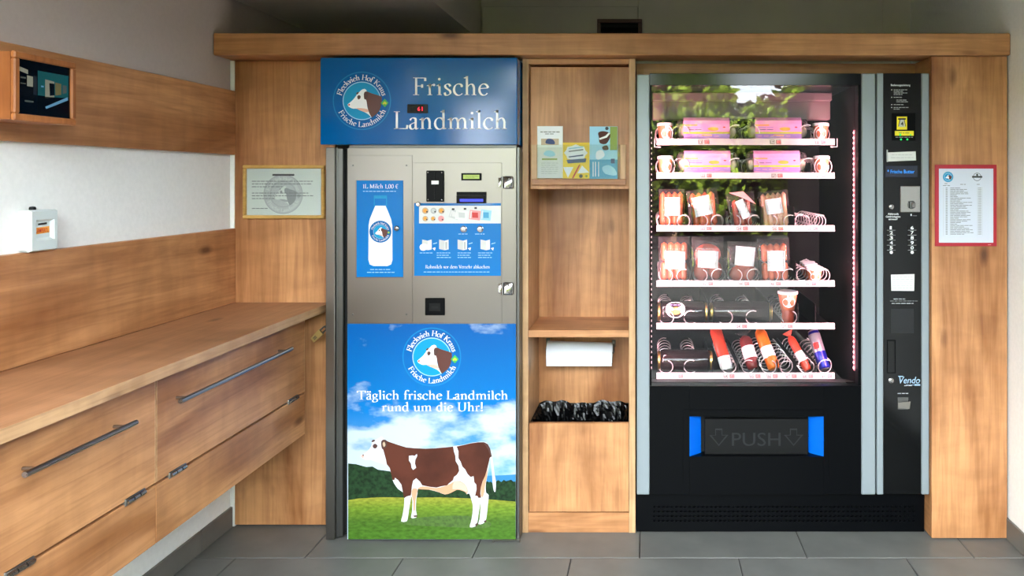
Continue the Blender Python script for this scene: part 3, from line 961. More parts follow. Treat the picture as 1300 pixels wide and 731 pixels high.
# black bag hanging over the bin's rim
m = MB()
bx0, bx1, by0, by1 = ia + 0.006, ib - 0.004, SD + 0.022, 3.316
NU, NV = 200, 16
def rim(u):
    p = u * 4
    if p < 1: return (bx0 + (bx1 - bx0) * p, by1, 0, -1)
    if p < 2: return (bx1, by1 + (by0 - by1) * (p - 1), -1, 0)
    if p < 3: return (bx1 + (bx0 - bx1) * (p - 2), by0, 0, 1)
    return (bx0, by0 + (by1 - by0) * (p - 3), 1, 0)
vs_ = []; fs_ = []
rd = random.Random(5)
ph = [rd.uniform(0, 6.28) for _ in range(6)]
for j in range(NV + 1):
    tj = j / NV
    for i in range(NU):
        x, y, nx, ny = rim(i / NU)
        a = 2 * PI * i / NU
        wob = .006 * math.sin(9 * a + ph[0] + 2 * tj) + .005 * math.sin(17 * a + ph[1] - 3 * tj) + .004 * math.sin(29 * a + ph[2])
        z = 0.432 + 0.006 * math.sin(7 * a + ph[3]) + .004 * math.sin(19 * a) - 0.26 * tj ** 1.3
        wob += .010 * abs(math.sin(23 * a + 5 * tj + ph[4])) ** 3 * math.sin(3 * a + ph[5]) + rd.uniform(-.0016, .0016)
        dpt = 0.004 + 0.03 * tj + abs(wob) * min(1, tj * 4 + .3)
        vs_.append((x + nx * dpt, y + ny * dpt, z))
for j in range(NV):
    for i in range(NU):
        i2 = (i + 1) % NU
        fs_.append((j * NU + i, j * NU + i2, (j + 1) * NU + i2, (j + 1) * NU + i))
fs_.append([NV * NU + i for i in range(NU)])
m.add(vs_, fs_, 'bin_bag', False)
o = m.build('bin_bag'); tag(o, 'black plastic bag lining the open bin of the shelf unit', 'bin bag')
t = thing('waste_bin', 'dark bin inside the oak shelf unit under the black bag', 'bin', (-0.28, 3.17, 0.09))
m = MB()
for a in ((ia + .002, ia + .005, SD + .02, 3.32), (ib - .004, ib - .001, SD + .02, 3.32)):
    m.box(a[0], a[1], a[2], a[3], 0.09, 0.425, 'black_matt')
m.box(ia + .0055, ib - .0045, 3.3175, 3.3215, 0.09, 0.425, 'black_matt')
m.build('side_wall', t)
MB().box(ia + .0055, ib - .0045, SD + .02, 3.317, 0.085, 0.09, 'black_matt').build('bottom', t)

# paper towel roll on its holder
t = thing('paper_towel_roll', 'white paper towel roll mounted under the shelf above the bin', 'paper roll', (-0.30, 3.272, 0.64))
rz0, rz1 = PZ(446, 3.262), PZ(448.5, 3.262)
rx0, rx1 = PX(694.5, 3.262), PX(777.5, 3.262)
p0, p1 = Vector((rx0, 3.272, rz0)), Vector((rx1, 3.272, rz1))
ax = (p1 - p0); Ln = ax.length
m = MB().lathe([(0.018, 0), (0.0425, 0), (0.043, .001), (0.043, Ln - .001), (0.0425, Ln), (0.018, Ln), (0.018, 0)], p0, ax, 'paper_towel', 28)
m.build('roll', t)
m = MB().box(rx0 + .001, rx1 - .001, 3.2285, 3.2292, rz1 - .046, rz1 - .0005, 'paper_towel')
m.build('loose_sheet', t)
for s, q in ((-1, p0), (1, p1)):
    m = MB()
    m.tube([q + Vector((s * .003, 0.048, .028)), q + Vector((s * .006, 0.0, .004)), q + Vector((s * .004, 0, 0)), q + Vector((-s * .02, 0, 0))], .003, 'steel_dark', 8)
    m.box(q.x + s * .003 - .008, q.x + s * .003 + .008, 3.316, 3.3219, q.z + .015, q.z + .045, 'steel_dark', .001)
    m.build('bracket', t)

# ------------------------------------------------------------------ brochure rack
BD = 3.030
t = thing('brochure_rack', 'small oak brochure rack with clear front on the shelf unit', 'rack', (-0.28, 3.04, PZ(235, BD)))
X0, X1 = PX(674.5, BD), PX(794.5, BD)
zt, zbm = PZ(183.5, BD), PZ(234.5, BD)
MB().box(X0, X0 + .022, BD, 3.0545, zbm + .0225, zt, 'wood_edge_z', .001).build('side_strip', t)
MB().box(X1 - .022, X1, BD, 3.0545, zbm + .0225, zt, 'wood_edge_z', .001).build('side_strip', t)
MB().box(X0, X1, BD, 3.0545, zbm, zbm + .022, 'wood_x', .001).build('bottom_strip', t)
MB().box(X0 + .0225, X1 - .0225, BD + .003, BD + .006, zbm + .0225, zt, 'acrylic').build('clear_front', t)

def brochure(u0, v0, u1, v1, d, name, label, art):
    m = Print(frontal(d), .0002)
    m.box(PX(u0, d), PX(u1, d), d, d + .004, PZ(v1, d), PZ(v0, d), 'paper')
    art(m, u0, v0, u1, v1)
    o = m.build(name); tag(o, label, 'brochure', 'brochures in the oak rack')
def art_a(p, u0, v0, u1, v1):
    p.rect(u0 + .4, v0 + .4, u1 - .4, v0 + 27, 'print_white', 1)
    p.words(u0 + 4, u1 - 4, v0 + 7.5, 1.2, 'print_grey', 2, 1); p.words(u0 + 10, u1 - 11, v0 + 10, 1.0, 'print_grey', 2, 2)
    p.rect(u0 + 5, v0 + 16, u1 - 5, v0 + 24, 'print_sand', 2)
    p.shape([(u0 + 11, v0 + 22), (u0 + 12, v0 + 17), (u0 + 16, v0 + 16), (u0 + 21, v0 + 18), (u0 + 22, v0 + 23)], 'print_navy', 3, smooth=3)
    p.shape([(u0 + 8, v0 + 36), (u0 + 12, v0 + 31), (u0 + 20, v0 + 32), (u0 + 23, v0 + 37), (u0 + 16, v0 + 39)], 'print_sky', 2, smooth=3)
    p.rect(u0 + 6, v0 + 41, u1 - 7, v0 + 43, 'print_olive', 2)
    for i in range(6):
        p.words(u0 + 5, u1 - 6, v0 + 47 + i * 2.6, .7, 'mark_mid', 2, 10 + i)
def art_b(p, u0, v0, u1, v1):
    p.rect(u0, v0, u1, v1, 'print_yellow', 1)
    star = []
    for i in range(16):
        r = (13 if i % 2 else 15); a = 2 * PI * i / 16
        star.append((u0 + 17 + r * math.cos(a), v0 + 13 + r * .72 * math.sin(a)))
    p.pg(star, 'print_white', 2)
    for i, (dv, mt) in enumerate(((4.5, 'print_sky'), (8, 'print_grey'), (15, 'print_navy'))):
        p.pg([(u0 + 8, v0 + dv + 2.5), (u1 - 8, v0 + dv), (u1 - 8, v0 + dv + 1.7), (u0 + 8, v0 + dv + 4)], mt, 3)
    p.pg([(u0 + 5, v0 + 22), (u1 - 4, v0 + 20), (u1 - 5, v0 + 25), (u0 + 7, v0 + 26.5)], 'print_navy', 3)
    p.pg([(u0 + 12, v1 - .3), (u0 + 21, v0 + 28), (u0 + 23, v0 + 28), (u0 + 14, v1 - .3)], 'print_red', 3)
    p.pg([(u0 + 1, v0 + 31), (u0 + 14, v0 + 31), (u0 + 7, v1 - 1)], 'print_white', 2)
    p.pg([(u0 + 19, v0 + 39), (u0 + 25, v0 + 29), (u1 - .5, v0 + 38)], 'print_white', 2)
    p.disc(u0 + 23.5, v1 - 3, 2.4, 'print_dark', 3, 14); p.disc(u0 + 30.5, v1 - 3, 1.6, 'print_olive', 3, 12)
def art_c(p, u0, v0, u1, v1):
    p.rect(u0, v0, u1, v0 + 42, 'print_sky', 1)
    p.rect(u0 + 26, v0 + .3, u1 - .3, v0 + 30, 'print_olive', 2)
    p.shape([(u0 + 11, v0 + 8), (u0 + 17, v0 + 6), (u0 + 25, v0 + 8), (u0 + 26, v0 + 14), (u0 + 21, v0 + 22), (u0 + 13, v0 + 21), (u0 + 12, v0 + 14)], 'cow_brown', 3, smooth=3)
    p.pg([(u0 + 12, v0 + 15), (u0 + 20, v0 + 12), (u0 + 24, v0 + 8), (u0 + 26, v0 + 9), (u0 + 22, v0 + 14), (u0 + 13, v0 + 17)], 'print_white', 4)
    p.shape([(u0 + 16, v0 + 26), (u0 + 22, v0 + 24), (u0 + 24, v0 + 29), (u0 + 18, v0 + 30)], 'cow_brown', 3, smooth=3)
    p.shape([(u0 + 9, v0 + 32), (u0 + 16, v0 + 30), (u0 + 19, v0 + 37), (u0 + 12, v0 + 42), (u0 + 8, v0 + 40)], 'print_white', 3, smooth=3)
    p.disc(u0 + 22, v0 + 2.5, 2.2, 'print_dark', 3, 12)
    p.rect(u0, v0 + 42, u1, v1, 'print_teal', 1)
    p.shape([(u0 + 16, v0 + 52), (u0 + 24, v0 + 49), (u0 + 32, v0 + 54), (u0 + 34, v0 + 62), (u0 + 20, v0 + 60)], 'print_sky', 2, smooth=3)
    for a in (4, 7, 11):
        p.rect(u0 + a, v0 + 45, u0 + a + 1, v1 - 3, 'print_white', 2)
    p.rect(u0 + 27, v0 + 41, u0 + 32, v0 + 47, 'print_navy', 2)
brochure(682, 160, 714.5, 226, 3.0435, 'brochure', 'tall cream brochure with small print and a dark blue picture', art_a)
brochure(714, 181, 748.5, 226.5, 3.0465, 'brochure', 'short yellow brochure with a white burst and dark blue bands', art_b)
brochure(748.5, 160.5, 784, 227, 3.0435, 'brochure', 'tall blue brochure with a brown and white cow', art_c)

# ------------------------------------------------------------------ framed notice on the oak wall panel
ND = 3.062
t = thing('framed_notice', 'gold framed notice with a grey round emblem on the oak panel', 'picture frame', (PX(359.5, ND), 3.07, PZ(278, ND)))
a, b, c, d = PX(307.5, ND), PX(411.5, ND), PZ(277.5, ND), PZ(209.5, ND)
fw = .0135
for nm, q in (('frame_rail', (a, b, d - fw, d)), ('frame_rail', (a, b, c, c + fw)), ('frame_stile', (a, a + fw, c + fw, d - fw)), ('frame_stile', (b - fw, b, c + fw, d - fw))):
    MB().box(q[0], q[1], ND, 3.0795, q[2], q[3], 'wood_gold', .003).build(nm, t)
p = Print(frontal(3.072), .0002)
p.box(a + fw, b - fw, 3.072, 3.076, c + fw, d - fw, 'paper_green')
pa = p.build('paper_sheet', t)
p = Print(frontal(3.072), .0002)
logo(p, 359.5, 246.5, 25, 1, 'grey')
p.words(346, 374, 222, 2.4, 'print_dark', 8, 3, 27, 28)
for i, (v, e) in enumerate(((230, 398), (233.4, 398), (237, 360), (245, 393), (248.4, 398), (252, 349))):
    p.words(320, e, v, 1.0, 'print_grey', 8, 20 + i)
p.words(320, 341, 264.5, 1.0, 'print_grey', 8, 31)
p.build('print', pa)
MB().box(a + fw, b - fw, 3.0655, 3.067, c + fw, d - fw, 'acrylic').build('cover_glass', t)

# ------------------------------------------------------------------ price list in a red holder
LD = 2.961
t = thing('price_list', 'printed price list in a red frame on the oak pillar panel', 'notice', (PX(1226, LD), LD, PZ(312, LD)))
MB().box(PX(1187, LD), PX(1265.5, LD), LD, 2.9645, PZ(312.5, LD), PZ(209, LD), 'list_red', .001).build('red_holder', t)
p = Print(frontal(LD - .0005), .0002)
p.box(PX(1192, LD), PX(1261, LD), LD - .0005, LD + .0005, PZ(308, LD), PZ(214, LD), 'paper_blue')
pa = p.build('paper_sheet', t)
p = Print(frontal(LD - .0006), .0001)
logo(p, 1203.5, 224.5, 6.6, 1, 'colour', False)
p.ring(1203.5, 224.5, 4.6, 6.7, 'print_teal', 7)
p.ring(1240.5, 224.5, 4.6, 5.2, 'print_dark', 2, 24); p.rect(1234, 223.3, 1247, 225.6, 'print_dark', 2); p.disc(1240.5, 222, 1.4, 'print_dark', 2, 10)
p.words(1199, 1205, 233, .8, 'print_grey', 2, 40); p.words(1197, 1206, 235.5, .8, 'print_grey', 2, 44); p.words(1219, 1226, 234, .8, 'print_grey', 2, 41); p.words(1240, 1246, 234, .8, 'print_grey', 2, 42)
rdl = random.Random(3)
for i in range(33):
    v = 238.6 + i * 1.83
    p.words(1206.5, 1206.5 + rdl.uniform(9, 31), v, .75, 'print_grey', 2, 50 + i, 3, 8, .6)
    p.rect(1200.5, v - .4, 1203, v + .4, 'print_grey', 2)
    p.rect(1241.5, v - .4, 1246, v + .4, 'mark_deep', 2)
for u in (1197.5, 1206, 1240.5, 1247):
    p.rect(u, 237.5, u + .25, 299, 'mark_mid', 2)
p.words(1254, 1260.5, 310.6, .7, 'print_pink', 6, 90)
p.build('print', pa)

# ------------------------------------------------------------------ ventilation grille high on the back wall
t = thing('ventilation_grille', 'small dark ventilation grille on the grey wall above the beam', 'vent', (PX(786.5, 4.03), 4.05, 2.05))
VD = 4.03
a, b, z0, z1 = PX(758, VD), PX(815, VD), 2.06, PZ(24, VD)
MB().box(a, b, 4.045, 4.06, z0, z1, 'void').build('duct', t)
for q in ((a, b, z1 - .02, z1), (a, b, z0, z0 + .02), (a, a + .02, z0 + .02, z1 - .02), (b - .02, b, z0 + .02, z1 - .02)):
    MB().box(q[0], q[1], VD, 4.045, q[2], q[3], 'cow_dark', .002).build('frame_bar', t)
for k in range(4):
    z = z0 + .04 + k * .035
    m = MB()
    m.add([(a + .02, 4.032, z), (b - .02, 4.032, z), (b - .02, 4.044, z + .022), (a + .02, 4.044, z + .022), (a + .02, 4.033, z - .002), (b - .02, 4.033, z - .002), (b - .02, 4.0445, z + .019), (a + .02, 4.0445, z + .019)],
          [(0, 1, 2, 3), (4, 7, 6, 5), (0, 4, 5, 1), (3, 2, 6, 7), (0, 3, 7, 4), (1, 5, 6, 2)], 'black_matt')
    m.build('slat', t)

# ------------------------------------------------------------------ monitor in a wooden box on the left wall board
XM = -1.54
def dx(px):                       # distance at which a point of the plane x = XM shows at this column
    return -XM * FPX / (CX - px)
y0, y1 = dx(18.7), dx(97.5)
z0, z1 = 1.535, 1.704
t = thing('monitor_box', 'small monitor in a wooden box on the high oak board', 'monitor', (-1.66, (y0 + y1) / 2, z0))
m = MB()
m.box(-1.6595, XM - .012, y0 + .002, y0 + .014, z0 + .002, z1 - .002, 'wood_frame')
m.box(-1.6595, XM - .012, y1 - .014, y1 - .002, z0 + .002, z1 - .002, 'wood_frame')
m.box(-1.6595, XM - .012, y0 + .014, y1 - .014, z0 + .002, z0 + .014, 'wood_frame')
m.box(-1.6595, XM - .012, y0 + .014, y1 - .014, z1 - .014, z1 - .002, 'wood_frame')
m.build('case', t)
fw = .017
for nm, q in (('frame_rail', (y0, y1, z1 - fw, z1)), ('frame_rail', (y0, y1, z0, z0 + fw)), ('frame_stile', (y0, y0 + fw, z0 + fw, z1 - fw)), ('frame_stile', (y1 - fw, y1, z0 + fw, z1 - fw))):
    MB().box(XM - .012, XM, q[0], q[1], q[2], q[3], 'wood_frame', .003).build(nm, t)
sy0, sy1, sz0, sz1 = y0 + fw, y1 - fw, z0 + fw, z1 - fw
scr = MB().box(XM - .011, XM - .006, sy0, sy1, sz0, sz1, 'screen_black').build('screen', t)
p = Print(lambda u, v, l: (XM - .006 + l, sy0 + (sy1 - sy0) * u, sz1 - (sz1 - sz0) * v), .0002)
p.rect(.36, .16, .97, .62, 'screen_teal', 1)
p.pg([(.50, .30), (.68, .32), (.68, .62), (.50, .66)], 'screen_mid', 2); p.pg([(.58, .36), (.68, .36), (.68, .58), (.59, .60)], 'screen_black', 3)
p.pg([(.70, .33), (.82, .34), (.82, .55), (.70, .58)], 'screen_amber', 2)
p.pg([(.85, .36), (.93, .36), (.93, .50), (.85, .53)], 'screen_wall', 2)
p.pg([(.36, .93), (.36, .64), (.97, .60), (.97, .93)], 'screen_black', 2)
p.pg([(.52, .86), (.50, .82), (.95, .58), (.96, .64)], 'screen_floor', 3)
p.pg([(.02, .14), (.18, .18), (.18, .26), (.02, .22)], 'screen_mid', 1); p.pg([(.16, .28), (.27, .29), (.27, .48), (.16, .48)], 'screen_mid', 1)
p.rect(.04, .32, .14, .35, 'screen_wall', 1); p.rect(.04, .43, .14, .45, 'screen_wall', 1); p.rect(.12, .74, .28, .77, 'screen_wall', 1); p.rect(.28, .27, .34, .62, 'screen_dim', 1)
p.rect(.42, .43, .47, .46, 'screen_floor', 3)
p.build('screen_image', scr)

# ------------------------------------------------------------------ white cash box on the left wall
y0, y1, z0 = 2.035, 2.130, 1.1965
z1, xf = z0 + .112, -1.640
t = thing('cash_box', 'small white cash box with an orange sticker on the backsplash', 'cash box', (-1.66, (y0 + y1) / 2, z0))
m = MB()
ins = [(y0 + .018, y1 - .014, z0 + .030, z1 - .026), (y0 + .024, y1 - .022, z0 + .036, z1 - .032)]
m.box(XL + .0005, xf - .008, y0, y1, z0, z1, 'cashbox', .006)
# front plate with a recessed square
def sq(x, q): return [(x, q[0], q[2]), (x, q[1], q[2]), (x, q[1], q[3]), (x, q[0], q[3])]
o4 = sq(xf, (y0 + .004, y1 - .004, z0 + .004, z1 - .004)); b4 = sq(xf - .009, (y0, y1, z0, z1))
i4 = sq(xf, ins[0]); j4 = sq(xf - .0075, ins[1])
m.add(b4 + o4 + i4 + j4, [[k, (k + 1) % 4, 4 + (k + 1) % 4, 4 + k] for k in range(4)] + [[4 + k, 4 + (k + 1) % 4, 8 + (k + 1) % 4, 8 + k] for k in range(4)] + [[8 + k, 8 + (k + 1) % 4, 12 + (k + 1) % 4, 12 + k] for k in range(4)] + [[12, 13, 14, 15]], 'cashbox')
m.build('body', t)
fnq = lambda u, v, l: (xf - .0075 + l, ins[1][0] + (ins[1][1] - ins[1][0]) * u, ins[1][3] - (ins[1][3] - ins[1][2]) * v)
p = Print(fnq, .0003); p.pg([(.18, .10), (.80, .06), (.80, .18), (.18, .22)], 'print_black', 1); p.build('coin_slot', t)
p = Print(fnq, .0003); p.pg([(-.02, .36), (.98, .30), (.98, .70), (-.02, .76)], 'print_orange', 1); p.sans('LAMPERTL', .03, .90, .66, .24, 'print_red', 2, .012); p.build('sticker', t)
m = MB().lathe([(0, 0), (.008, 0), (.008, .006), (.0065, .009), (0, .010)], (-1.664, y0 + .035, z1 - .0005), (0, 0, 1), 'black_matt', 14)
m.build('lock', t)

# ================================================================== MILK MACHINE
MD = 2.955                                             # front face of its door
t = thing('milk_vending_machine', 'stainless steel milk machine with blue sign and cow poster', 'vending machine', (-0.88, 3.3, 0))
MILK = t
fx = lambda px: PX(px, MD)
fz = lambda py: PZ(py, MD)
# cabinet behind the door
m = MB()
m.box(fx(428), fx(658), 3.0, 3.62, 0.03, 1.50, 'steel_dark')
for x in (fx(434), fx(652)):
    for y in (3.03, 3.58):
        m.lathe([(0, 0), (.018, 0), (.018, .006), (.010, .010), (.010, .032)], (x, y, 0), (0, 0, 1), 'rubber', 10)
m.build('cabinet', t)
m = MB()
m.box(PX(413, MD), PX(424.5, MD), MD + .003, 3.03, .003, fz(187), 'steel', .002)
m.box(PX(425, MD), PX(427, MD), MD + .015, 3.03, .003, fz(187), 'steel_dark')
m.build('frame_flange', t)
m = MB().box(PX(427.2, MD), PX(434, MD), MD + .010, 3.0, .012, fz(188), 'steel_dark', .002)
m.build('frame_channel', t)
MB().box(PX(434.2, MD), PX(440, MD), MD + .03, 3.0, .02, fz(188), 'void').build('door_gap', t)
MB().box(PX(656, MD), PX(659.3, MD), MD + .004, 3.02, .003, fz(187), 'steel_dark', .001).build('frame_edge', t)
# door with plates
door = MB().box(fx(440.5), fx(655.5), MD + .002, MD + .03, .02, fz(187.5), 'steel', .0015).build('door', t)
m = MB().box(fx(442), fx(523.3), MD, MD + .0025, fz(410), fz(197), 'steel', .0006)
lp = m.build('service_plate', door)
m = MB().box(fx(524.3), fx(637), MD - .001, MD + .0025, fz(410), fz(206.5), 'steel', .0006)
rp_ = m.build('payment_plate', door)
for u in (448, 516):
    for v in (210, 399):
        MB().disc3((fx(u), MD, fz(v)), (0, -1, 0), .0035, 'steel_dark', .0012, 10).build('rivet', door)

# bottle flap
fb = MB().box(fx(453), fx(512), MD - .004, MD, fz(351.5), fz(229), 'panel_blue', .001)
fb.box(fx(452), fx(453), MD - .003, MD, fz(352.5), fz(228.5), 'steel_dark'); fb.box(fx(453), fx(512.5), MD - .003, MD, fz(352.6), fz(351.6), 'steel_dark')
fb = fb.build('bottle_flap', t)
p = Print(frontal(MD - .004))
bc = 483.0
prof = [(6.5, 261), (9.5, 268), (13.5, 278), (15, 286), (15.2, 330), (13.5, 335.5), (9, 337.5)]
pts = [(bc - a, v) for a, v in prof] + [(bc + a, v) for a, v in prof[::-1]]
p.pg(pts, 'print_white', 1)
p.rect(bc - 8.3, 248, bc + 8.3, 261.3, 'cyan', 1); p.rect(bc - 7.3, 252, bc + 7.3, 260.8, 'panel_blue', 2); p.rect(bc - 8, 248, bc + 8, 251.2, 'cyan', 3)
p.disc(bc, 294, 14, 'sign_blue', 2)
logo(p, bc, 294, 13.6, 3)
p.serif('1L Milch 1,00 \u20ac', 460.5, 506, 239, 5.2, 'print_white', 2)
p.words(461, 505, 242.8, .9, 'print_soft', 2, 100); p.words(470, 497, 342, .9, 'print_soft', 2, 101); p.words(466, 501, 345.6, .9, 'print_soft', 2, 102)
p.build('flap_print', fb)
m = MB().lathe([(0, .016), (.006, .0158), (.0095, .0135), (.011, .009), (.0085, .005), (.0055, .003), (.006, 0)], (fx(505), MD - .004, fz(289.5)), (0, -1, 0), 'chrome', 16)
m.build('flap_knob', fb)

# coin slot block
m = MB().box(fx(542), fx(564), MD - .011, MD - .001, fz(256), fz(216.5), 'black_satin', .002)
m.box(fx(552.2), fx(553.4), MD - .0135, MD - .011, fz(253), fz(218), 'void')
cs = m.build('coin_slot_block', t)
for u in (544.3, 561.8):
    for v in (219, 253.5):
        MB().disc3((fx(u), MD - .011, fz(v)), (0, -1, 0), .003, 'chrome', .0012, 10).build('screw', cs)
MB().box(fx(549), fx(558), MD - .0145, MD - .011, fz(234), fz(229.2), 'white', .0006).build('slot_label', cs)
# price display
m = MB().box(fx(586), fx(611.5), MD - .006, MD - .001, fz(229), fz(219.8), 'black_satin', .001)
dp = m.build('price_display', t)
MB().box(fx(588.5), fx(609), MD - .0068, MD - .006, fz(227), fz(221.8), 'lcd_green').build('lcd', dp)
p = Print(frontal(MD - .0069), .0002); p.words(591, 607, 223.6, .8, 'print_olive', 1, 7, 1.5, 4, .7); p.words(591, 604, 225.4, .8, 'print_olive', 1, 8, 1.5, 4, .7); p.build('lcd_text', dp)
# banknote slot
m = MB()
a, b, c, d_ = fx(580), fx(617.5), fz(258), fz(243.5)
m.box(a, b, MD - .007, MD - .001, fz(248), d_, 'black_satin', .001)
m.box(a, fx(583), MD - .007, MD - .001, c, fz(248.1), 'black_satin'); m.box(fx(614.5), b, MD - .007, MD - .001, c, fz(248.1), 'black_satin')
m.box(fx(583), fx(614.5), MD - .007, MD - .001, c, fz(256.8), 'black_satin')
m.box(fx(583), fx(614.5), MD - .0015, MD - .001, fz(256.8), fz(248.1), 'void')
ns = m.build('banknote_slot', t)
MB().box(fx(584), fx(613.5), MD - .0035, MD - .002, fz(256), fz(252.5), 'blue_glow').build('slot_light', ns)

# blue instruction panel
ip = MB().box(fx(526), fx(636), MD - .0025, MD - .001, fz(350), fz(257.8), 'panel_blue', .0004).build('instruction_panel', t)
p = Print(frontal(MD - .0025), .0002)
p.rect(526.3, 257.9, 625, 260.5, 'sign_blue', 1)
p.rect(532, 261, 636, 283.5, 'paper', 2)
for i, (u, v, r, c1, c2) in enumerate(((540, 267.5, 4.2, 'print_sand', 'gold_lid'), (550.5, 267.5, 3.8, 'mark_mid', 'print_sand'), (560.5, 267.5, 4.0, 'print_sand', 'print_yellow'), (540, 277.5, 3.6, 'print_sand', 'print_yellow'), (550, 277.5, 3.1, 'print_sand', 'print_yellow'), (560, 277.5, 3.8, 'print_pink', 'print_red'))):
    p.disc(u, v, r, c1, 3, 20); p.disc(u - .3, v - .2, r * .62, 'mark_grey' if i in (1,) else 'print_orange' if i < 5 else 'print_pink', 4, 16)
    p.disc(u + r * .5, v + r * .3, r * .28, 'print_dark', 5, 8)
def note(u, v, w, h, ang, c1, c2, k):
    ca, sa = math.cos(ang), math.sin(ang)
    R_ = lambda x, y: (u + x * ca - y * sa, v + x * sa + y * ca)
    p.pg([R_(-w / 2, -h / 2), R_(w / 2, -h / 2), R_(w / 2, h / 2), R_(-w / 2, h / 2)], c1, k)
    p.pg([R_(-w * .3, -h * .25), R_(w * .25, -h * .3), R_(w * .32, h * .25), R_(-w * .2, h * .3)], c2, k + 1)
    p.pg([R_(-w * .42, -h * .4), R_(-w * .30, -h * .4), R_(-w * .30, h * .4), R_(-w * .42, h * .4)], 'paper', k + 1)
note(577, 272, 12, 11, .35, 'mark_grey', 'paper', 3); note(586, 273, 15, 12, .15, 'paper_green', 'mark_grey', 5); note(603, 273, 14, 12, .12, 'print_pink', 'print_red', 7); note(617, 273, 13, 13, .12, 'print_sky', 'print_teal', 9)
for u, v in ((575.5, 265.5), (590.5, 265), (604, 264)):
    p.rect(u - 1.6, v - 1.2, u + 1.6, v + 1.2, 'print_dark', 11)
p.build('money_strip', ip)
for i, u in enumerate((542, 563.5, 587, 616)):      # four pictograms
    p = Print(frontal(MD - .0025), .0002)
    p.pg([(u - 6, 304), (u + 1, 305.5), (u + 1, 317.5), (u - 6, 316)], 'mark_grey', 2)
    p.pg([(u + 1, 305.5), (u + 6, 304), (u + 6, 316.5), (u + 1, 317.5)], 'paper', 2)
    if i == 0:
        p.shape([(u - 9, 312), (u - 4, 309), (u + 1, 311), (u + 2, 314), (u - 3, 318), (u - 8, 317)], 'print_white', 3, smooth=3)
    else:
        p.rect(u + 2, 307, u + 4.2, 316, 'print_white' if i == 3 else 'mark_mid', 3)
    if i != 1:
        p.pg([(u + 8, 309), (u + 13, 307.6), (u + 13, 308.6), (u + 8, 310)], 'print_soft', 2)
        p.pg([(u + 7, 315), (u + 11, 314), (u + 10, 318)], 'print_white', 2)
    p.build('pictogram', ip)
p = Print(frontal(MD - .0025), .0002)
for u in (542, 563.5, 590, 616):
    for j in range(3 if u > 550 else 1):
        p.words(u - 9, u + 9, 321 + j * 2.9, .8, 'print_soft', 2, int(u) + j, 2, 5, .8)
    p.build('pictogram_text', ip); p = Print(frontal(MD - .0025), .0002)
for a, b in ((582, 594), (603, 617)):
    p.words(a, b, 297, .8, 'print_soft', 2, a)
    p.build('button_text', ip); p = Print(frontal(MD - .0025), .0002)
p = Print(frontal(MD - .0025), .0002)
p.serif('Rohmilch vor dem Verzehr abkochen', 540, 622, 340.6, 4.1, 'print_white', 2, .095)
p.words(538, 624, 345.2, .8, 'print_soft', 2, 6)
p.build('advice_lettering', ip)
for u in (588.8, 609.8):
    MB().lathe([(0, .010), (.009, .0095), (.0105, .007), (.0105, .002), (.013, .001), (.013, 0)], (fx(u), MD - .0026, fz(290.8)), (0, -1, 0), 'chrome', 18).build('push_button', ip)
MB().lathe([(0, .008), (.007, .008), (.0095, .005), (.0095, 0)], (fx(531.5), MD - .0026, fz(259.2)), (0, -1, 0), 'chrome', 14).build('cylinder_lock', ip)
# square black socket
m = MB().box(fx(540), fx(565), MD - .006, MD - .0015, fz(400), fz(378), 'black_satin', .002)
sk = m.build('receipt_slot', t)
m = MB()
m.box(fx(545.5), fx(560), MD - .0085, MD - .006, fz(394.5), fz(384), 'black_matt', .0015); m.box(fx(548.5), fx(557), MD - .0092, MD - .0085, fz(391), fz(388), 'void')
m.build('slot_insert', sk)
# hinges
for v in (231.5, 366):
    m = MB()
    m.box(fx(633), fx(639.5), MD - .006, MD - .001, fz(v + 6), fz(v - 6), 'chrome', .001)
    m.box(fx(639.8), fx(652), MD - .012, MD + .002, fz(v + 8), fz(v - 8), 'chrome', .004)
    m.tube([(fx(638.5), MD - .011, fz(v + 7.5)), (fx(638.5), MD - .011, fz(v - 7.5))], .005, 'chrome', 10)
    for dv in (-4, 4):
        m.disc3((fx(646.5), MD - .012, fz(v + dv)), (0, -1, 0), .004, 'steel', .0015, 10)
    m.build('hinge', t)

# cow poster
PD = MD - .004
po = MB().box(fx(441.5), fx(655), PD + .0002, MD + .0018, PZ(684.5, PD), PZ(411, PD), 'poster_sky').build('cow_poster', t)
p = Print(frontal(PD), .00025)
U0, U1, V0, V1 = 442, 654.7, 411.3, 684.2
p.pg([(605, 606), (622, 603.5), (640, 603), (U1, 602), (U1, 614), (605, 614)], 'far_hill', 1)
p.pg([(U0, 588), (452, 589), (465, 592.5), (473, 592), (480, 596), (495, 598), (505, 600), (520, 606), (545, 612), (560, 618), (560, 634), (U0, 634)], 'forest', 2)
rdp = random.Random(11)
crest = [(U0, 636)]
u = U0
while u < U1:
    base = 622 - 5 * math.sin((u - U0) * .012) if u < 600 else 613 - (u - 600) * .05
    crest.append((u, base + rdp.uniform(-2.2, 1.6))); u += rdp.uniform(1.5, 3.5)
crest += [(U1, 611), (U1, 637)]
p.pg(crest, 'forest', 3)
p.pg([(U0, 634.5), (455, 632.5), (480, 631), (520, 631.2), (560, 631), (600, 632.5), (625, 634), (U1, 636.5), (U1, V1), (U0, V1)], 'poster_grass', 4)
S = 1 / 5.221
cow = lambda pts: [(450 + x * S, 540 + y * S) for x, y in pts]
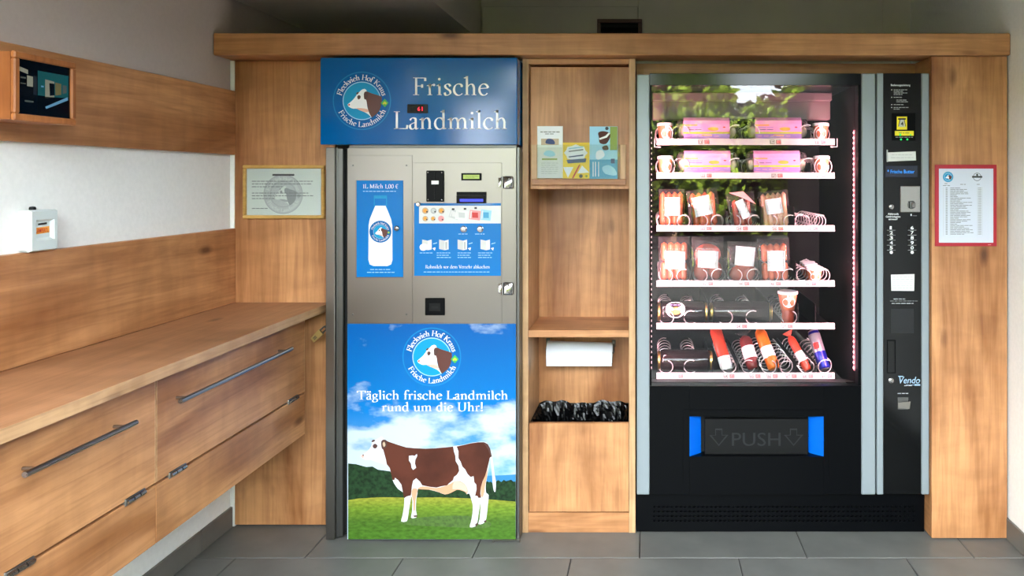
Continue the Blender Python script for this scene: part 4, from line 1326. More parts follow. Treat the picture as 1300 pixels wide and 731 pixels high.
SIL = [(42, 200), (55, 190), (85, 170), (110, 140), (118, 112), (126, 96), (150, 88), (165, 80), (180, 71), (192, 82), (202, 92), (230, 105), (290, 125), (345, 142), (400, 147), (470, 150), (540, 147), (600, 142), (660, 135), (720, 127), (770, 115), (820, 108), (860, 107), (885, 120), (900, 150), (912, 190), (914, 215), (921, 260), (930, 330), (938, 370), (935, 437), (924, 430), (917, 390), (914, 340), (905, 250), (900, 212), (895, 240), (887, 290), (880, 340), (872, 380), (870, 420), (875, 448), (890, 460), (885, 520), (878, 590), (870, 630), (850, 650), (822, 652), (830, 620), (835, 560), (838, 500), (830, 540), (822, 590), (815, 640), (800, 668), (765, 673), (772, 640), (782, 590), (785, 530), (775, 490), (762, 450), (745, 455), (735, 440), (710, 430), (680, 425), (640, 445), (600, 456), (560, 441), (500, 425), (450, 418), (422, 420), (418, 450), (410, 490), (408, 560), (415, 600), (400, 612), (375, 610), (382, 570), (385, 500), (378, 470), (372, 500), (362, 560), (355, 610), (345, 635), (310, 635), (318, 600), (328, 540), (332, 480), (328, 460), (320, 440), (290, 420), (265, 385), (254, 360), (248, 335), (238, 298), (225, 270), (205, 258), (150, 242), (110, 228), (75, 228), (50, 215)]
p.shape(cow([(290, 640), (420, 612), (560, 600), (770, 600), (900, 640), (860, 680), (600, 670), (380, 660)]), 'grass_deep', 4.5, smooth=3)
p.shape(cow(SIL), 'cow_white', 5, smooth=2)
p.shape(cow([(420, 420), (450, 402), (500, 408), (545, 413), (600, 400), (640, 383), (665, 368), (700, 368), (730, 385), (747, 410), (752, 440), (745, 454), (735, 440), (710, 430), (680, 425), (640, 445), (600, 455), (560, 440), (500, 424)]), 'cow_tan', 6, smooth=2)
p.shape(cow([(660, 372), (700, 372), (730, 388), (745, 410), (744, 440), (715, 425), (680, 420), (650, 420)]), 'cow_pink', 7, smooth=2)
p.shape(cow([(385, 418), (418, 420), (415, 450), (405, 500), (402, 560), (392, 560), (390, 500), (380, 460)]), 'cow_tan', 6, smooth=2)
p.shape(cow([(180, 110), (190, 95), (202, 94), (230, 107), (290, 127), (345, 144), (400, 149), (470, 152), (540, 149), (600, 144), (655, 138), (660, 170), (670, 200), (672, 235), (690, 265), (695, 300), (680, 325), (660, 340), (655, 360), (630, 380), (615, 395), (575, 402), (545, 410), (500, 405), (450, 395), (435, 370), (410, 348), (390, 365), (382, 400), (378, 440), (375, 462), (350, 468), (330, 480), (325, 460), (318, 420), (312, 390), (290, 360), (270, 345), (265, 362), (252, 358), (247, 330), (235, 280), (215, 255), (210, 225), (200, 190), (192, 160), (182, 150), (178, 130)]), 'cow_brown', 8)
p.shape(cow([(678, 138), (720, 129), (770, 117), (820, 110), (860, 109), (885, 122), (900, 150), (912, 205), (902, 208), (897, 215), (890, 250), (880, 290), (868, 330), (850, 370), (838, 410), (835, 450), (840, 478), (822, 478), (815, 465), (800, 465), (810, 420), (808, 390), (795, 375), (790, 335), (770, 340), (750, 320), (735, 290), (715, 270), (705, 240), (690, 215), (690, 170)]), 'cow_brown', 8)
p.shape(cow([(852, 112), (885, 124), (900, 152), (911, 204), (903, 206), (888, 160), (868, 130)]), 'cow_dark', 9)
p.shape(cow([(884, 285), (868, 330), (851, 370), (838, 410), (839, 470), (852, 474), (862, 440), (868, 390), (879, 340)]), 'cow_tan', 9)
p.shape(cow([(362, 200), (385, 197), (400, 200), (415, 187), (417, 200), (405, 225), (402, 250), (410, 278), (390, 293), (380, 280), (375, 250), (362, 230)]), 'cow_white', 9)
p.shape(cow([(123, 130), (138, 119), (155, 133), (142, 151), (126, 146)]), 'cow_dark', 9, smooth=2)
p.shape(cow([(113, 105), (125, 93), (141, 97), (126, 108)]), 'cow_dark', 9, smooth=2)
p.shape(cow([(178, 105), (195, 92), (216, 100), (216, 135), (195, 152), (181, 140)]), 'cow_dark', 10, smooth=2)
p.shape(cow([(188, 118), (200, 106), (207, 128), (196, 141)]), 'print_sand', 11, smooth=2)
p.shape(cow([(46, 201), (58, 190), (66, 204), (56, 214)]), 'cow_pink', 9, smooth=2); p.shape(cow([(55, 192), (62, 190), (64, 197), (57, 199)]), 'cow_dark', 10, smooth=2)
for q in ([(392, 595), (416, 592), (418, 602), (398, 606)], [(800, 655), (816, 640), (820, 655), (805, 668)], [(858, 630), (874, 624), (876, 636), (862, 642)]):
    p.shape(cow(q), 'cow_dark', 9)
p.build('poster_picture', po)
p = Print(frontal(PD), .00025)
logo(p, 548.2, 453, 37.3, 1)
p.serif('T\u00e4glich frische Landmilch', 453, 645.5, 506.9, 11.0, 'print_white', 2, .10)
p.serif('rund um die Uhr!', 484.5, 614, 521.8, 11.0, 'print_white', 2, .10)
p.build('poster_lettering', po)
# little steel bracket below the poster
m = MB()
m.box(fx(626), fx(660), MD - .012, MD + .002, .006, .0095, 'steel', .0008)
m.box(fx(626), fx(627), MD - .012, MD - .002, .0, .006, 'steel'); m.box(fx(659), fx(660), MD - .012, MD - .002, .0, .006, 'steel')
m.build('floor_bracket', t)

# header sign
HD = 2.930
hs = MB()
hs.box(PX(406.5, HD), PX(656.5, HD), HD, 3.2, PZ(183.5, HD), PZ(73.2, HD), 'sign_blue', .0025)
hs = hs.build('header_sign', t)
m = MB().box(PX(440, HD), PX(654, HD), HD + .03, 3.1, PZ(183.5, HD) - .012, PZ(183.5, HD) - .0005, 'steel_dark')
m.build('sign_bracket', hs)
p = Print(frontal(HD))
logo(p, 459.5, 128, 37, 1)
p.serif('Frische', 523.5, 621, 120.8, 22.3, 'print_white', 2, .085)
p.serif('Landmilch', 499, 645, 163.8, 22.3, 'print_white', 2, .085)
p.build('sign_lettering', hs)
m = MB().box(PX(517.5, HD), PX(543.5, HD), HD - .006, HD, PZ(143.6, HD), PZ(132.6, HD), 'rubber', .0015)
m.box(PX(521.5, HD), PX(538, HD), HD - .0068, HD - .006, PZ(142, HD), PZ(133.8, HD), 'screen_black')
m.build('thermometer', hs)
p = Print(frontal(HD - .0069), .0002); p.sans('6', 530, 533.4, 140.6, 5, 'red_led', 1, .02); p.sans('1', 535.2, 536.8, 140.6, 5, 'red_led', 1, .02); p.build('thermometer_digits', hs)

# padlock on the machine's side
t = thing('padlock', 'small brass padlock hanging on the side of the milk machine', 'padlock', (PX(403, 2.99), 2.99, PZ(436, 2.99)))
qd = 2.985
p = Print(lambda u, v, l: (PX(403, qd) + (u * .80 - v * -.60), qd - l, PZ(427, qd) - (v * .80 + u * -.60)), .0003)
c = [(-.026, -.013), (.020, -.016), (.020, .016), (-.026, .013)]
def pl(u, v, y): return (PX(403.5, qd) + u * .72 + v * .5, y, PZ(425.5, qd) + u * .72 - v * .62)
m = MB()
fr_ = [pl(u, v, qd - .008) for u, v in c]; bk = [pl(u, v, qd + .006) for u, v in c]
m.add(fr_ + bk, [(0, 1, 2, 3), (7, 6, 5, 4)] + [(k, 4 + k, 4 + (k + 1) % 4, (k + 1) % 4) for k in range(4)], 'brass')
m.build('body', t)
q = [pl(.020, -.009, qd - .001), pl(.036, -.009, qd - .001), pl(.046, -.004, qd - .001), pl(.047, .004, qd - .001), pl(.038, .009, qd - .001), pl(.020, .009, qd - .001)]
MB().tube(catmull(q, False, 4), .003, 'steel_dark', 8).build('shackle', t)
m = MB()
for v0 in (-.006, -.001, .004):
    m.poly([pl(-.018, v0, qd - .0083), pl(-.004, v0, qd - .0083), pl(-.004, v0 + .0026, qd - .0083), pl(-.018, v0 + .0026, qd - .0083)], 'print_dark')
m.build('stamp', t)
MB().tube([pl(.040, 0, qd - .001), (PX(413.5, MD) + .0005, qd - .001, pl(.05, 0, 0)[2] + .006)], .0035, 'steel_dark', 8).build('hasp', t)

# ================================================================== SNACK VENDING MACHINE
VD_ = 2.98
t = thing('vending_machine', 'black vending machine with a lit glass front and silver edges', 'vending machine', (0.52, 3.4, 0))
VM = t
gx = lambda px: PX(px, VD_)
gz = lambda py: PZ(py, VD_)
ZTOP, ZB = gz(92.5), .168
# cabinet walls
m = MB()
m.box(gx(809), gx(822), 3.03, 3.78, .17, ZTOP, 'black_satin'); m.box(gx(1113), 1.080, 3.03, 3.78, .17, ZTOP, 'black_satin')
m.box(gx(822), gx(1113), 3.03, 3.78, ZTOP - .04, ZTOP, 'black_satin'); m.box(gx(822), gx(1113), 3.74, 3.78, .17, ZTOP - .04, 'black_satin')
m.build('cabinet', t)
IX0, IX1, IZ0, IZ1 = gx(822), gx(1092), .545, ZTOP - .04
m = MB()
m.box(IX1, IX1 + .01, 3.03, 3.74, IZ0, IZ1, 'interior_dark'); m.box(IX0, IX0 + .006, 3.03, 3.74, IZ0, IZ1, 'interior_dark')
m.box(IX0 + .006, IX1, 3.70, 3.739, IZ0, IZ1, 'interior_dark'); m.box(IX0, IX1, 3.03, 3.74, IZ0 - .015, IZ0, 'interior_dark')
m.build('liner', t)
m = MB()
m.box(IX0 + .02, IX1 - .04, 3.30, 3.36, PZ(152, 3.3), IZ1, 'interior_panel', .004)
m.box(IX0 + .02, IX1 - .04, 3.27, 3.2995, PZ(128, 3.27), PZ(117, 3.27), 'interior_panel', .004)
m.build('cooling_duct', t)
# base with perforated plate
m = MB()
bx0_, bx1_, by_ = PX(808.5, 3.03), 1.082, 3.03
m.box(bx0_, bx1_, by_ + .012, 3.78, .0, .165, 'black_matt')
m.box(bx0_, bx1_, by_, by_ + .0115, PZ(640, by_), .165, 'black_satin'); m.box(bx0_, bx1_, by_, by_ + .0115, .002, PZ(663.4, by_), 'black_satin')
m.box(bx0_, PX(828, by_), by_, by_ + .0115, PZ(663.4, by_), PZ(640, by_), 'black_satin'); m.box(PX(1162, by_), bx1_, by_, by_ + .0115, PZ(663.4, by_), PZ(640, by_), 'black_satin')
base = m.build('base', t)
m = MB()
nx, nz_ = 60, 4
ax_, bx_, az_, bz_ = PX(828, by_), PX(1162, by_), PZ(663.4, by_), PZ(640, by_)
cw, ch_ = (bx_ - ax_) / nx, (bz_ - az_) / nz_
for i in range(nx):
    for j in range(nz_):
        cx, cz = ax_ + (i + .5) * cw, az_ + (j + .5) * ch_
        outer = [(cx + cw / 2 * a, by_, cz + ch_ / 2 * b) for a, b in ((1, 0), (1, 1), (0, 1), (-1, 1), (-1, 0), (-1, -1), (0, -1), (1, -1))]
        inn = [(cx + .0062 * math.cos(k * PI / 4), by_, cz + .0052 * math.sin(k * PI / 4)) for k in range(8)]
        dep = [(x, by_ + .010, z) for x, _, z in inn]
        m.add(outer + inn + dep, [(k, (k + 1) % 8, 8 + (k + 1) % 8, 8 + k) for k in range(8)] + [(8 + k, 8 + (k + 1) % 8, 16 + (k + 1) % 8, 16 + k) for k in range(8)] + [list(range(16, 24))], 'black_satin')
m.build('perforated_plate', base, kind='stuff')

# door: silver profiles, black frame, glass, lower panel
def profile(u0, u1, v0=93.5, v1=628):
    MB().box(gx(u0), gx(u1), VD_, 3.03, gz(v1), gz(v0), 'silver_paint', .003).build('silver_profile', t)
profile(808.5, 824.6, 94.5)
profile(1093.8, 1111.5, 93)
profile(1113.2, 1121.6, 92.7)
profile(1170.2, 1179.8, 92.7)
gf = MB()
gf.box(gx(824.8), gx(1093.6), VD_ + .004, 3.03, gz(108), gz(93), 'black_gloss', .001)
gf.box(gx(824.8), gx(827), VD_ + .006, 3.03, gz(490), gz(108), 'black_satin')
gf.box(gx(1090), gx(1093.6), VD_ + .006, 3.03, gz(490), gz(108), 'black_satin')
gf = gf.build('glass_frame', t)
MB().box(gx(824.9), gx(1093.5), VD_ + .0075, VD_ + .0115, gz(491), gz(107.5), 'glass').build('glass_pane', gf)
# lower black panel around the delivery flap
lp = MB()
f0, f1, g0, g1 = gx(875.5), gx(1046), gz(580), gz(529)
lx0, lx1, lz0, lz1 = gx(824.8), gx(1093.6), gz(628), gz(490.5)
yl = VD_ + .004
lp.box(lx0, f0, yl, 3.03, lz0, lz1, 'black_satin', .001); lp.box(f1, lx1, yl, 3.03, lz0, lz1, 'black_satin', .001)
lp.box(f0, f1, yl, 3.03, lz0, g0, 'black_satin'); lp.box(f0, f1, yl, 3.03, g1, lz1, 'black_satin')
lp = lp.build('lower_panel', t)
m = MB()
for q in ((868, 1052, 520.2, 521.0), (867.2, 868, 521, 612), (1052, 1052.8, 521, 612)):
    m.box(gx(q[0]), gx(q[1]), yl - .0012, yl, gz(q[3]), gz(q[2]), 'black_satin', .0004)
m.build('panel_rim', lp)
# blue reveals beside the flap, angled inwards
yb = yl + .045
for a, b in ((f0, gx(891)), (f1, gx(1029.5))):
    m = MB()
    m.add([(a, yl + .001, g0), (b, yb, g0), (b, yb, g1), (a, yl + .001, g1)], [(0, 1, 2, 3) if a < b else (3, 2, 1, 0)], 'flap_blue')
    s = 1 if a < b else -1
    m.add([(a, yl + .003, g0), (b, yb + .002, g0), (b, yb + .002, g1), (a, yl + .003, g1)], [(3, 2, 1, 0) if a < b else (0, 1, 2, 3)], 'flap_blue')
    m.build('blue_reveal', lp)
MB().box(f0, f1, yb + .012, yb + .02, g0, g1, 'void').build('flap_well', lp)
fd = yl + .022
fl_ = MB().box(PX(894.5, fd), PX(1026, fd), fd, fd + .012, PZ(577, fd), PZ(531.5, fd), 'black_matt', .002).build('push_flap', t)
p = Print(frontal(fd), .0012)
def emboss(mb, pts2, mat, d, h):
    n = len(pts2)
    top = [(PX(u, d), d - h, PZ(v, d)) for u, v in pts2]; bot = [(PX(u, d), d, PZ(v, d)) for u, v in pts2]
    mb.add(top + bot, [list(range(n))] + [(k, n + k, n + (k + 1) % n, (k + 1) % n) for k in range(n)], mat)
for uc in (912.5, 1007.5):
    m = MB()
    outer = [(-4.5, -14), (4.5, -14), (4.5, -6), (12, -6), (0, 8), (-12, -6), (-4.5, -6)]
    emboss(m, [(uc + a, 558 + b) for a, b in outer], 'flap_grey', fd, .0016)
    emboss(m, [(uc + a * .78, 557.4 + b * .82) for a, b in outer], 'black_matt', fd - .0016, .0004)
    m.build('embossed_arrow', fl_)
V, F = sans_mesh('PUSH', .004)
x0 = min(a for a, b in V); x1 = max(a for a, b in V)
m = MB()
mp_ = lambda a, b, h: (PX(929 + (a - x0) / (x1 - x0) * 62, fd), fd - h, PZ(565.5 - b / .7 * 17, fd))
m.add([mp_(a, b, .0018) for a, b in V], F, 'flap_grey')
edges = {}
for f in F:
    for i in range(len(f)):
        e = (f[i], f[(i + 1) % len(f)])
        edges[e] = edges.get(e, 0) + 1
for (a, b) in edges:
    if (b, a) not in edges:
        m.add([mp_(*V[a], .0018), mp_(*V[b], .0018), mp_(*V[b], 0), mp_(*V[a], 0)], [(0, 1, 2, 3)], 'black_gloss')
m.build('embossed_lettering', fl_)
# sill below the trays
m = MB()
m.add([(IX0 + .006, 3.03, gz(489)), (IX1, 3.03, gz(489)), (IX1 - .02, 3.14, PZ(481, 3.14)), (IX0 + .02, 3.14, PZ(481, 3.14))], [(0, 1, 2, 3)], 'interior_dark')
m.build('sill', t)

# LED strips just inside the glass, with their light
def led(x, z0, z1, sgn, power):
    MB().box(x, x + sgn * .008, 3.034, 3.048, z0, z1, 'led_holder_glow').build('led_holder_glow', t)
    h = bpy.data.objects[t.name]
    m = MB(); n = 46
    for i in range(n):
        z = z0 + (z1 - z0) * (i + .5) / n
        m.box(x + sgn * .008, x + sgn * .0095, 3.0365, 3.0455, z - .0035, z + .0035, 'led_pink')
    m.build('led_row', t, kind='stuff')
    ld = bpy.data.lights.new('led_light', 'AREA'); ld.shape = 'RECTANGLE'; ld.size = .012; ld.size_y = z1 - z0
    ld.energy = power; ld.color = (1.0, .46, .53)
    lo = bpy.data.objects.new('led_light', ld); COL.objects.link(lo)
    lo.location = (x + sgn * .011, 3.041, (z0 + z1) / 2)
    # area lights shine along local -Z; local Y is upright
    zax = -Vector((sgn * .92, .40, 0)).normalized(); yax = Vector((0, 0, 1)); xax = yax.cross(zax)
    lo.rotation_euler = Matrix((xax, yax, zax)).transposed().to_euler()
led(IX1 - .0005, PZ(470, 3.04), PZ(165, 3.04), -1, 2.4)
led(IX0 + .0065, PZ(470, 3.04), PZ(165, 3.04), 1, 2.4)

# ------------------------------------------------------------------ trays with price strips and spirals
TDp = 3.13
sx = lambda px: PX(px, TDp)
sz = lambda py: PZ(py, TDp)
ROWS = [  # strip top, strip bottom, strip label positions with numbers, spirals (px, py, radius px), dividers
    (176.0, 184.0, ((840, '11'), (893, '13'), (984, '17'), (1041, '18')), ((864, 163, 11), (934, 163, 11), (953, 163, 11), (1024, 163, 11), (843, 160, 11), (1044, 160, 11)), (857, 945, 1029)),
    (219.0, 226.5, ((844, '21'), (896, '23'), (986, '27'), (1042, '28')), ((864, 206, 11), (934, 206, 11), (953, 206, 11), (1026, 206, 11), (845, 205, 12), (1046, 205, 12)), (857, 945, 1030)),
    (286.0, 293.5, ((850, '30'), (896, '33'), (942, '34'), (987, '36'), (1031, '38')), ((842, 277, 8.2), (868, 277, 8.2), (890, 277, 8.2), (911, 277, 8.2), (932, 277, 8.2), (958, 277, 8.2), (978, 277, 8.2), (1003, 277, 8.2), (1019, 277, 8.2), (1042, 277, 8.2)), (879, 921.5, 967, 1009)),
    (356.0, 363.5, ((854, '40'), (898, '42'), (944, '44'), (984, '46'), (1029, '48')), ((845, 346.5, 8.8), (868, 346.5, 8.8), (889, 346.5, 8.8), (912, 346.5, 8.8), (933, 346.5, 8.8), (957, 346.5, 8.8), (979, 346.5, 8.8), (1002, 346.5, 8.8), (1021, 346.5, 8.4), (1047, 346.5, 8.4)), (878, 922, 967, 1011)),
    (410.0, 417.5, ((857, '50'), (941, '54'), (999, '57')), ((846, 398.5, 9.2), (877.5, 398.5, 9.2), (920.5, 398.5, 9.2), (956, 398.5, 9.2), (1002, 398.5, 9.2)), (899, 980, 1014, 1036)),
    (473.0, 480.5, ((860, '60'), (925, '64'), (958, '65'), (980, '66'), (1004, '67'), (1025, '68'), (1049, '69')), ((845, 460.5, 9.2), (877.5, 460.5, 9.2), (925, 461, 9.2), (951, 461, 9.2), (976, 461, 9.2), (999, 461, 8.6), (1024, 461, 9.0), (1048, 461, 9.4)), (905, 938, 964, 988, 1012, 1036)),
]
def helix(r, hand):
    pts = []; turns, pitch, n = 8, .056, 16
    for i in range(turns * n + 1):
        a = 2 * PI * i / n * hand + 1.2
        pts.append((r * math.cos(a), pitch * i / n, r * math.sin(a)))
    return MB().tube(pts, .0021, 'wire', 5)
hx = {}
for ri, (v0, v1, labs, spirals, divs) in enumerate(ROWS):
    z_t, z_b = sz(v0), sz(v1)
    zf = z_b + .010
    tr = MB().box(sx(835), sx(1058), TDp + .004, 3.66, zf - .0035, zf, 'black_matt')
    tr.box(sx(834), sx(1059), TDp + .0025, TDp + .004, z_b + .001, z_t - .001, 'black_matt')
    tr = tr.build('tray', t)
    st = MB()
    x0, x1 = sx(833.5), sx(1059.5)
    st.add([(x0, TDp - .004, z_b), (x1, TDp - .004, z_b), (x1, TDp, z_t), (x0, TDp, z_t), (x0, TDp + .0023, z_b), (x1, TDp + .0023, z_b), (x1, TDp + .0023, z_t), (x0, TDp + .0023, z_t)],
           [(0, 1, 2, 3), (5, 4, 7, 6), (4, 5, 1, 0), (3, 2, 6, 7), (4, 0, 3, 7), (1, 5, 6, 2)], 'strip_white')
    st.build('price_strip', tr)
    yl_ = lambda v: TDp - .004 * (v - v0) / (v1 - v0)
    for u, s in labs:
        p = Print(lambda u, v, l: (sx(u), yl_(v) - l, sz(v)), .0004)
        p.rect(u - 6.6, v0 + 1.6, u - .8, v1 - 1.2, 'print_red' if ri > 1 else 'print_dark', 1); p.rect(u - 6.0, v0 + 2.1, u - 1.4, v1 - 1.7, 'strip_white', 2); p.sans(s, u - 5.6, u - 1.8, v1 - 1.9, 3.0, 'print_black', 3, .01)
        p.rect(u + 1.2, v0 + 1.6, u + 7.4, v1 - 1.2, 'print_dark', 1); p.rect(u + 1.7, v0 + 2.1, u + 6.9, v1 - 1.7, 'print_pink', 2); p.sans('2,50' if (ri + len(s)) % 2 else '3,90', u + 2.0, u + 6.6, v1 - 1.9, 2.8, 'print_red', 3, .01)
        p.build('price_label', tr)
    for u in divs:
        MB().box(sx(u) - .0012, sx(u) + .0012, TDp + .012, 3.62, zf, zf + (.09 if ri in (2, 3, 4) else .055), 'black_matt').build('divider', tr)
    for i, (u, v, r) in enumerate(spirals):
        R_ = r * 3.16 / FPX
        key = (round(R_, 4), 1 if i % 2 else -1)
        if key not in hx:
            o = helix(*key).build('spiral', tr); hx[key] = o.data
        else:
            o = bpy.data.objects.new('spiral', hx[key]); COL.objects.link(o); o.parent = tr
        o.location = (PX(u, 3.16), TDp + .012, zf + R_ + .0022)
    if ri == 0:
        for a, b in ((831, 839), (1054, 1062)):
            m = MB().tube([(sx(a if a < 900 else b), TDp - .008, sz(176)), (sx(a if a < 900 else b), TDp - .008, sz(186.5)), (sx(b if a < 900 else a), TDp - .008, sz(186.5))], .0016, 'wire', 6)
            m.build('bracket', tr)

# ------------------------------------------------------------------ control column
CD = 2.986
cp = MB().box(gx(1121.8), gx(1170), CD, 3.03, gz(628), gz(92.7), 'black_gloss', .001).build('control_panel', t)
q_ = frontal(CD)
kx = lambda px: PX(px, CD)
kz = lambda py: PZ(py, CD)
p = Print(q_, .0002)
p.sans('Bedienungsanleitung', 1131, 1155.5, 109.2, 2.4, 'print_white', 1, .01)
for i, (a, b, v) in enumerate(((1134.5, 1152, 114), (1134.5, 1149, 116), (1134.5, 1154.5, 118), (1134.5, 1148, 120), (1134.5, 1147, 123.5), (1138, 1152, 127), (1138, 1152.5, 129.2), (1134.5, 1147, 132.8), (1134.5, 1155, 136.4), (1134.5, 1144, 138.4))):
    p.words(a, b, v, .85, 'mark_mid', 1, 200 + i, 2, 5, .7)
for v in (114, 123.5, 132.8, 136.4):
    p.rect(1131.5, v - .5, 1132.6, v + .5, 'print_white', 1)
p.build('instruction_text', cp); p = Print(q_, .0002)
p.sans('Abbruch', 1127, 1140.5, 272.6, 2.3, 'print_white', 1, .016); p.sans('Geldr\u00fcckgabe', 1124.5, 1143, 276.0, 2.3, 'print_white', 1, .016); p.sans('einwurf', 1128, 1139.5, 279.2, 2.1, 'print_white', 1, .016)
p.build('button_text', cp); p = Print(q_, .0002)
p.rect(1156, 271.5, 1157.4, 274, 'print_white', 1); p.words(1158.5, 1165, 273.8, .6, 'print_grey', 1, 9)
p.build('coin_mark', cp); p = Print(q_, .0002)
p.words(1134.5, 1152, 379.5, .9, 'mark_mid', 1, 301); p.words(1130, 1165, 382, .8, 'print_grey', 1, 302); p.words(1132, 1161, 385, .9, 'mark_mid', 1, 303)
p.build('notice_text', cp); p = Print(q_, .0002)
p.sans('Vendo', 1141.5, 1168, 486.4, 8.2, 'logo_vendo', 1, .012, .25); p.pg([(1139.8, 477), (1146.5, 477), (1147, 478.4), (1141, 478.4)], 'logo_vendo', 1)
p.rect(1150, 488.2, 1168, 488.8, 'logo_vendo', 1); p.rect(1161, 487.3, 1168.3, 489.6, 'logo_vendo', 1); p.words(1148, 1160, 489.4, 1.0, 'mark_mid', 1, 304)
p.build('brand_lettering', cp); p = Print(q_, .0002)
p.words(1139.5, 1153, 499.3, 1.0, 'mark_mid', 1, 305)
p.build('return_text', cp)
# keys
for ci, (u, ds) in enumerate(((1131.5, '12345'), (1158, '67890'))):
    for i, s in enumerate(ds):
        v = 291 + i * 6.35
        kb = MB().box(kx(u - 5.5), kx(u + 5.5), CD - .0012, CD, kz(v + .9), kz(v - 4.9), 'black_gloss', .0005)
        kb.build('key', cp)
        p = Print(frontal(CD - .0012), .0002); p.sans(s, u - 2.0, u + 2.0 if s != '1' else u + .6, v, 4.0, 'print_white', 1, .02); p.rect(u - 5.4, v + .9, u + 5.4, v + 1.3, 'mark_mid', 1)
        p.build('key_digit', cp)
    MB().disc3((kx(u), CD, kz(320.3)), (0, -1, 0), .0062, 'white', .0015, 14).build('key_dot', cp)
m = MB().box(kx(1132), kx(1162), CD - .003, CD, kz(178.5), kz(143.5), 'black_satin', .001); m.build('coin_sign_mount', cp)
p = Print(frontal(CD - .003), .0003)
p.rect(1138.5, 148, 1151.5, 164.5, 'print_lemon', 1); p.rect(1140, 150, 1150, 152, 'print_black', 2); p.pg([(1142.6, 152), (1147.6, 152), (1149, 161), (1141.2, 161)], 'mark_grey', 2)
p.pg([(1143, 152), (1141, 160.5), (1140.2, 160.5), (1142, 152)], 'print_black', 3); p.pg([(1147.4, 152), (1149.3, 160.5), (1150.1, 160.5), (1148.2, 152)], 'print_black', 3); p.sans('4', 1143.4, 1147, 159.5, 5.2, 'print_black', 3, .02)
p.rect(1136, 166.2, 1160, 172.2, 'print_lemon', 1); p.words(1141, 1156, 168.8, 1.0, 'print_olive', 2, 310); p.words(1137, 1160, 174.2, .6, 'mark_mid', 1, 311)
p.build('coin_sign', cp)
for u, v, r in ((1142.5, 171.2, .0042), (1155.5, 171.2, .003), (1143.5, 177.0, .0036), (1151.5, 177.0, .0036)):
    MB().disc3((kx(u), CD - .003, kz(v)), (0, -1, 0), r, 'green_led', .002, 12).build('status_light', cp)
p = Print(frontal(CD - .0004), .0002); p.pg([(1127, 193.5), (1162.5, 192), (1163, 203.5), (1127.5, 205)], 'paper', 1); p.words(1132, 1159, 196.5, .6, 'mark_mid', 2, 312); p.words(1131, 1160, 200, .6, 'mark_mid', 2, 313); p.pg([(1125.5, 190), (1127.2, 190), (1127.4, 205.5), (1125.7, 205.5)], 'mark_mid', 2); p.build('paper_label', cp)
m = MB().box(kx(1123.8), kx(1164.5), CD - .002, CD, kz(225), kz(210.5), 'lcd_blue', .0006); lc = m.build('display', cp)
p = Print(frontal(CD - .002), .0002); p.sans('* Frische Butter', 1126.5, 1161, 220, 4.6, 'lcd_text', 1, .004); p.build('display_text', cp)
m = MB().box(kx(1142.5), kx(1168), CD - .005, CD, kz(269.5), kz(236), 'chrome', .003)
m.build('coin_plate', cp)
m = MB().lathe([(0, .004), (.010, .004), (.0145, .0025), (.016, 0)], (kx(1156.5), CD - .005, kz(260)), (0, -1, 0), 'steel_dark', 20)
m.box(kx(1156), kx(1160.5), CD - .016, CD - .008, kz(263.5), kz(256.5), 'chrome', .002); m.box(kx(1152.8), kx(1154.2), CD - .0095, CD - .0085, kz(264), kz(255.5), 'void')
m.build('coin_slot', cp)
MB().lathe([(0, .006), (.008, .006), (.0115, .003), (.012, 0)], (kx(1131.5), CD, kz(262.3)), (0, -1, 0), 'chrome', 18).build('return_button', cp)
p = Print(frontal(CD - .0004), .0002); p.pg([(1131, 348.5), (1161, 347.8), (1160.5, 369.2), (1131.5, 369)], 'paper', 1)
for i in range(6):
    p.words(1133, 1159, 351.5 + i * 2.8, .6, 'mark_mid', 2, 320 + i)
p.build('paper_note', cp)
MB().box(kx(1131), kx(1160), CD - .0008, CD, kz(423), kz(391.5), 'flap_grey', .0004).build('grey_plate', cp)
m = MB()
for q in ((1126, 1137, 431.5, 432.5), (1126, 1137, 472.5, 473.5), (1126, 1127, 432.5, 472.5), (1136, 1137, 432.5, 472.5)):
    m.box(kx(q[0]), kx(q[1]), CD - .0022, CD, kz(q[3]), kz(q[2]), 'black_satin', .0006)
m.box(kx(1127), kx(1136), CD - .0006, CD, kz(472.5), kz(432.5), 'void')
m.build('door_handle', cp)
MB().lathe([(0, .005), (.004, .005), (.0075, .004), (.0105, .002), (.0105, 0)], (kx(1131.2), CD, kz(483)), (0, -1, 0), 'chrome', 18).build('key_lock', cp)
m = MB().box(kx(1139.5), kx(1153), CD - .002, CD, kz(519.5), kz(504), 'steel_dark', .0006)
m.add([(kx(1139.8), CD - .004, kz(511)), (kx(1155), CD - .010, kz(508.5)), (kx(1153.5), CD - .012, kz(518)), (kx(1140.5), CD - .004, kz(517.5)), (kx(1139.8), CD - .002, kz(511)), (kx(1155), CD - .008, kz(508.5)), (kx(1153.5), CD - .010, kz(518)), (kx(1140.5), CD - .002, kz(517.5))], [(0, 1, 2, 3), (7, 6, 5, 4), (0, 4, 5, 1), (1, 5, 6, 2), (2, 6, 7, 3), (3, 7, 4, 0)], 'steel')
m.build('coin_return', cp)

# ================================================================== PRODUCTS IN THE MACHINE
def tray_z(ri):
    return sz(ROWS[ri][1]) + .0102
def place(o, loc, rot=(0, 0, 0)):
    o.location = loc; o.rotation_euler = rot
    return o
def proto(name, label, cat, group):
    o = bpy.data.objects.new(name, None); COL.objects.link(o); o.empty_display_size = .03
    tag(o, label, cat, group); ROOT_LOC[o.name] = (0, 0, 0)
    return o
def clone(src, label):
    c = src.copy(); COL.objects.link(c); c['label'] = label
    for ch in src.children:
        k = ch.copy(); COL.objects.link(k); k.parent = c
        for g in ch.children:
            h = g.copy(); COL.objects.link(h); h.parent = k
    return c

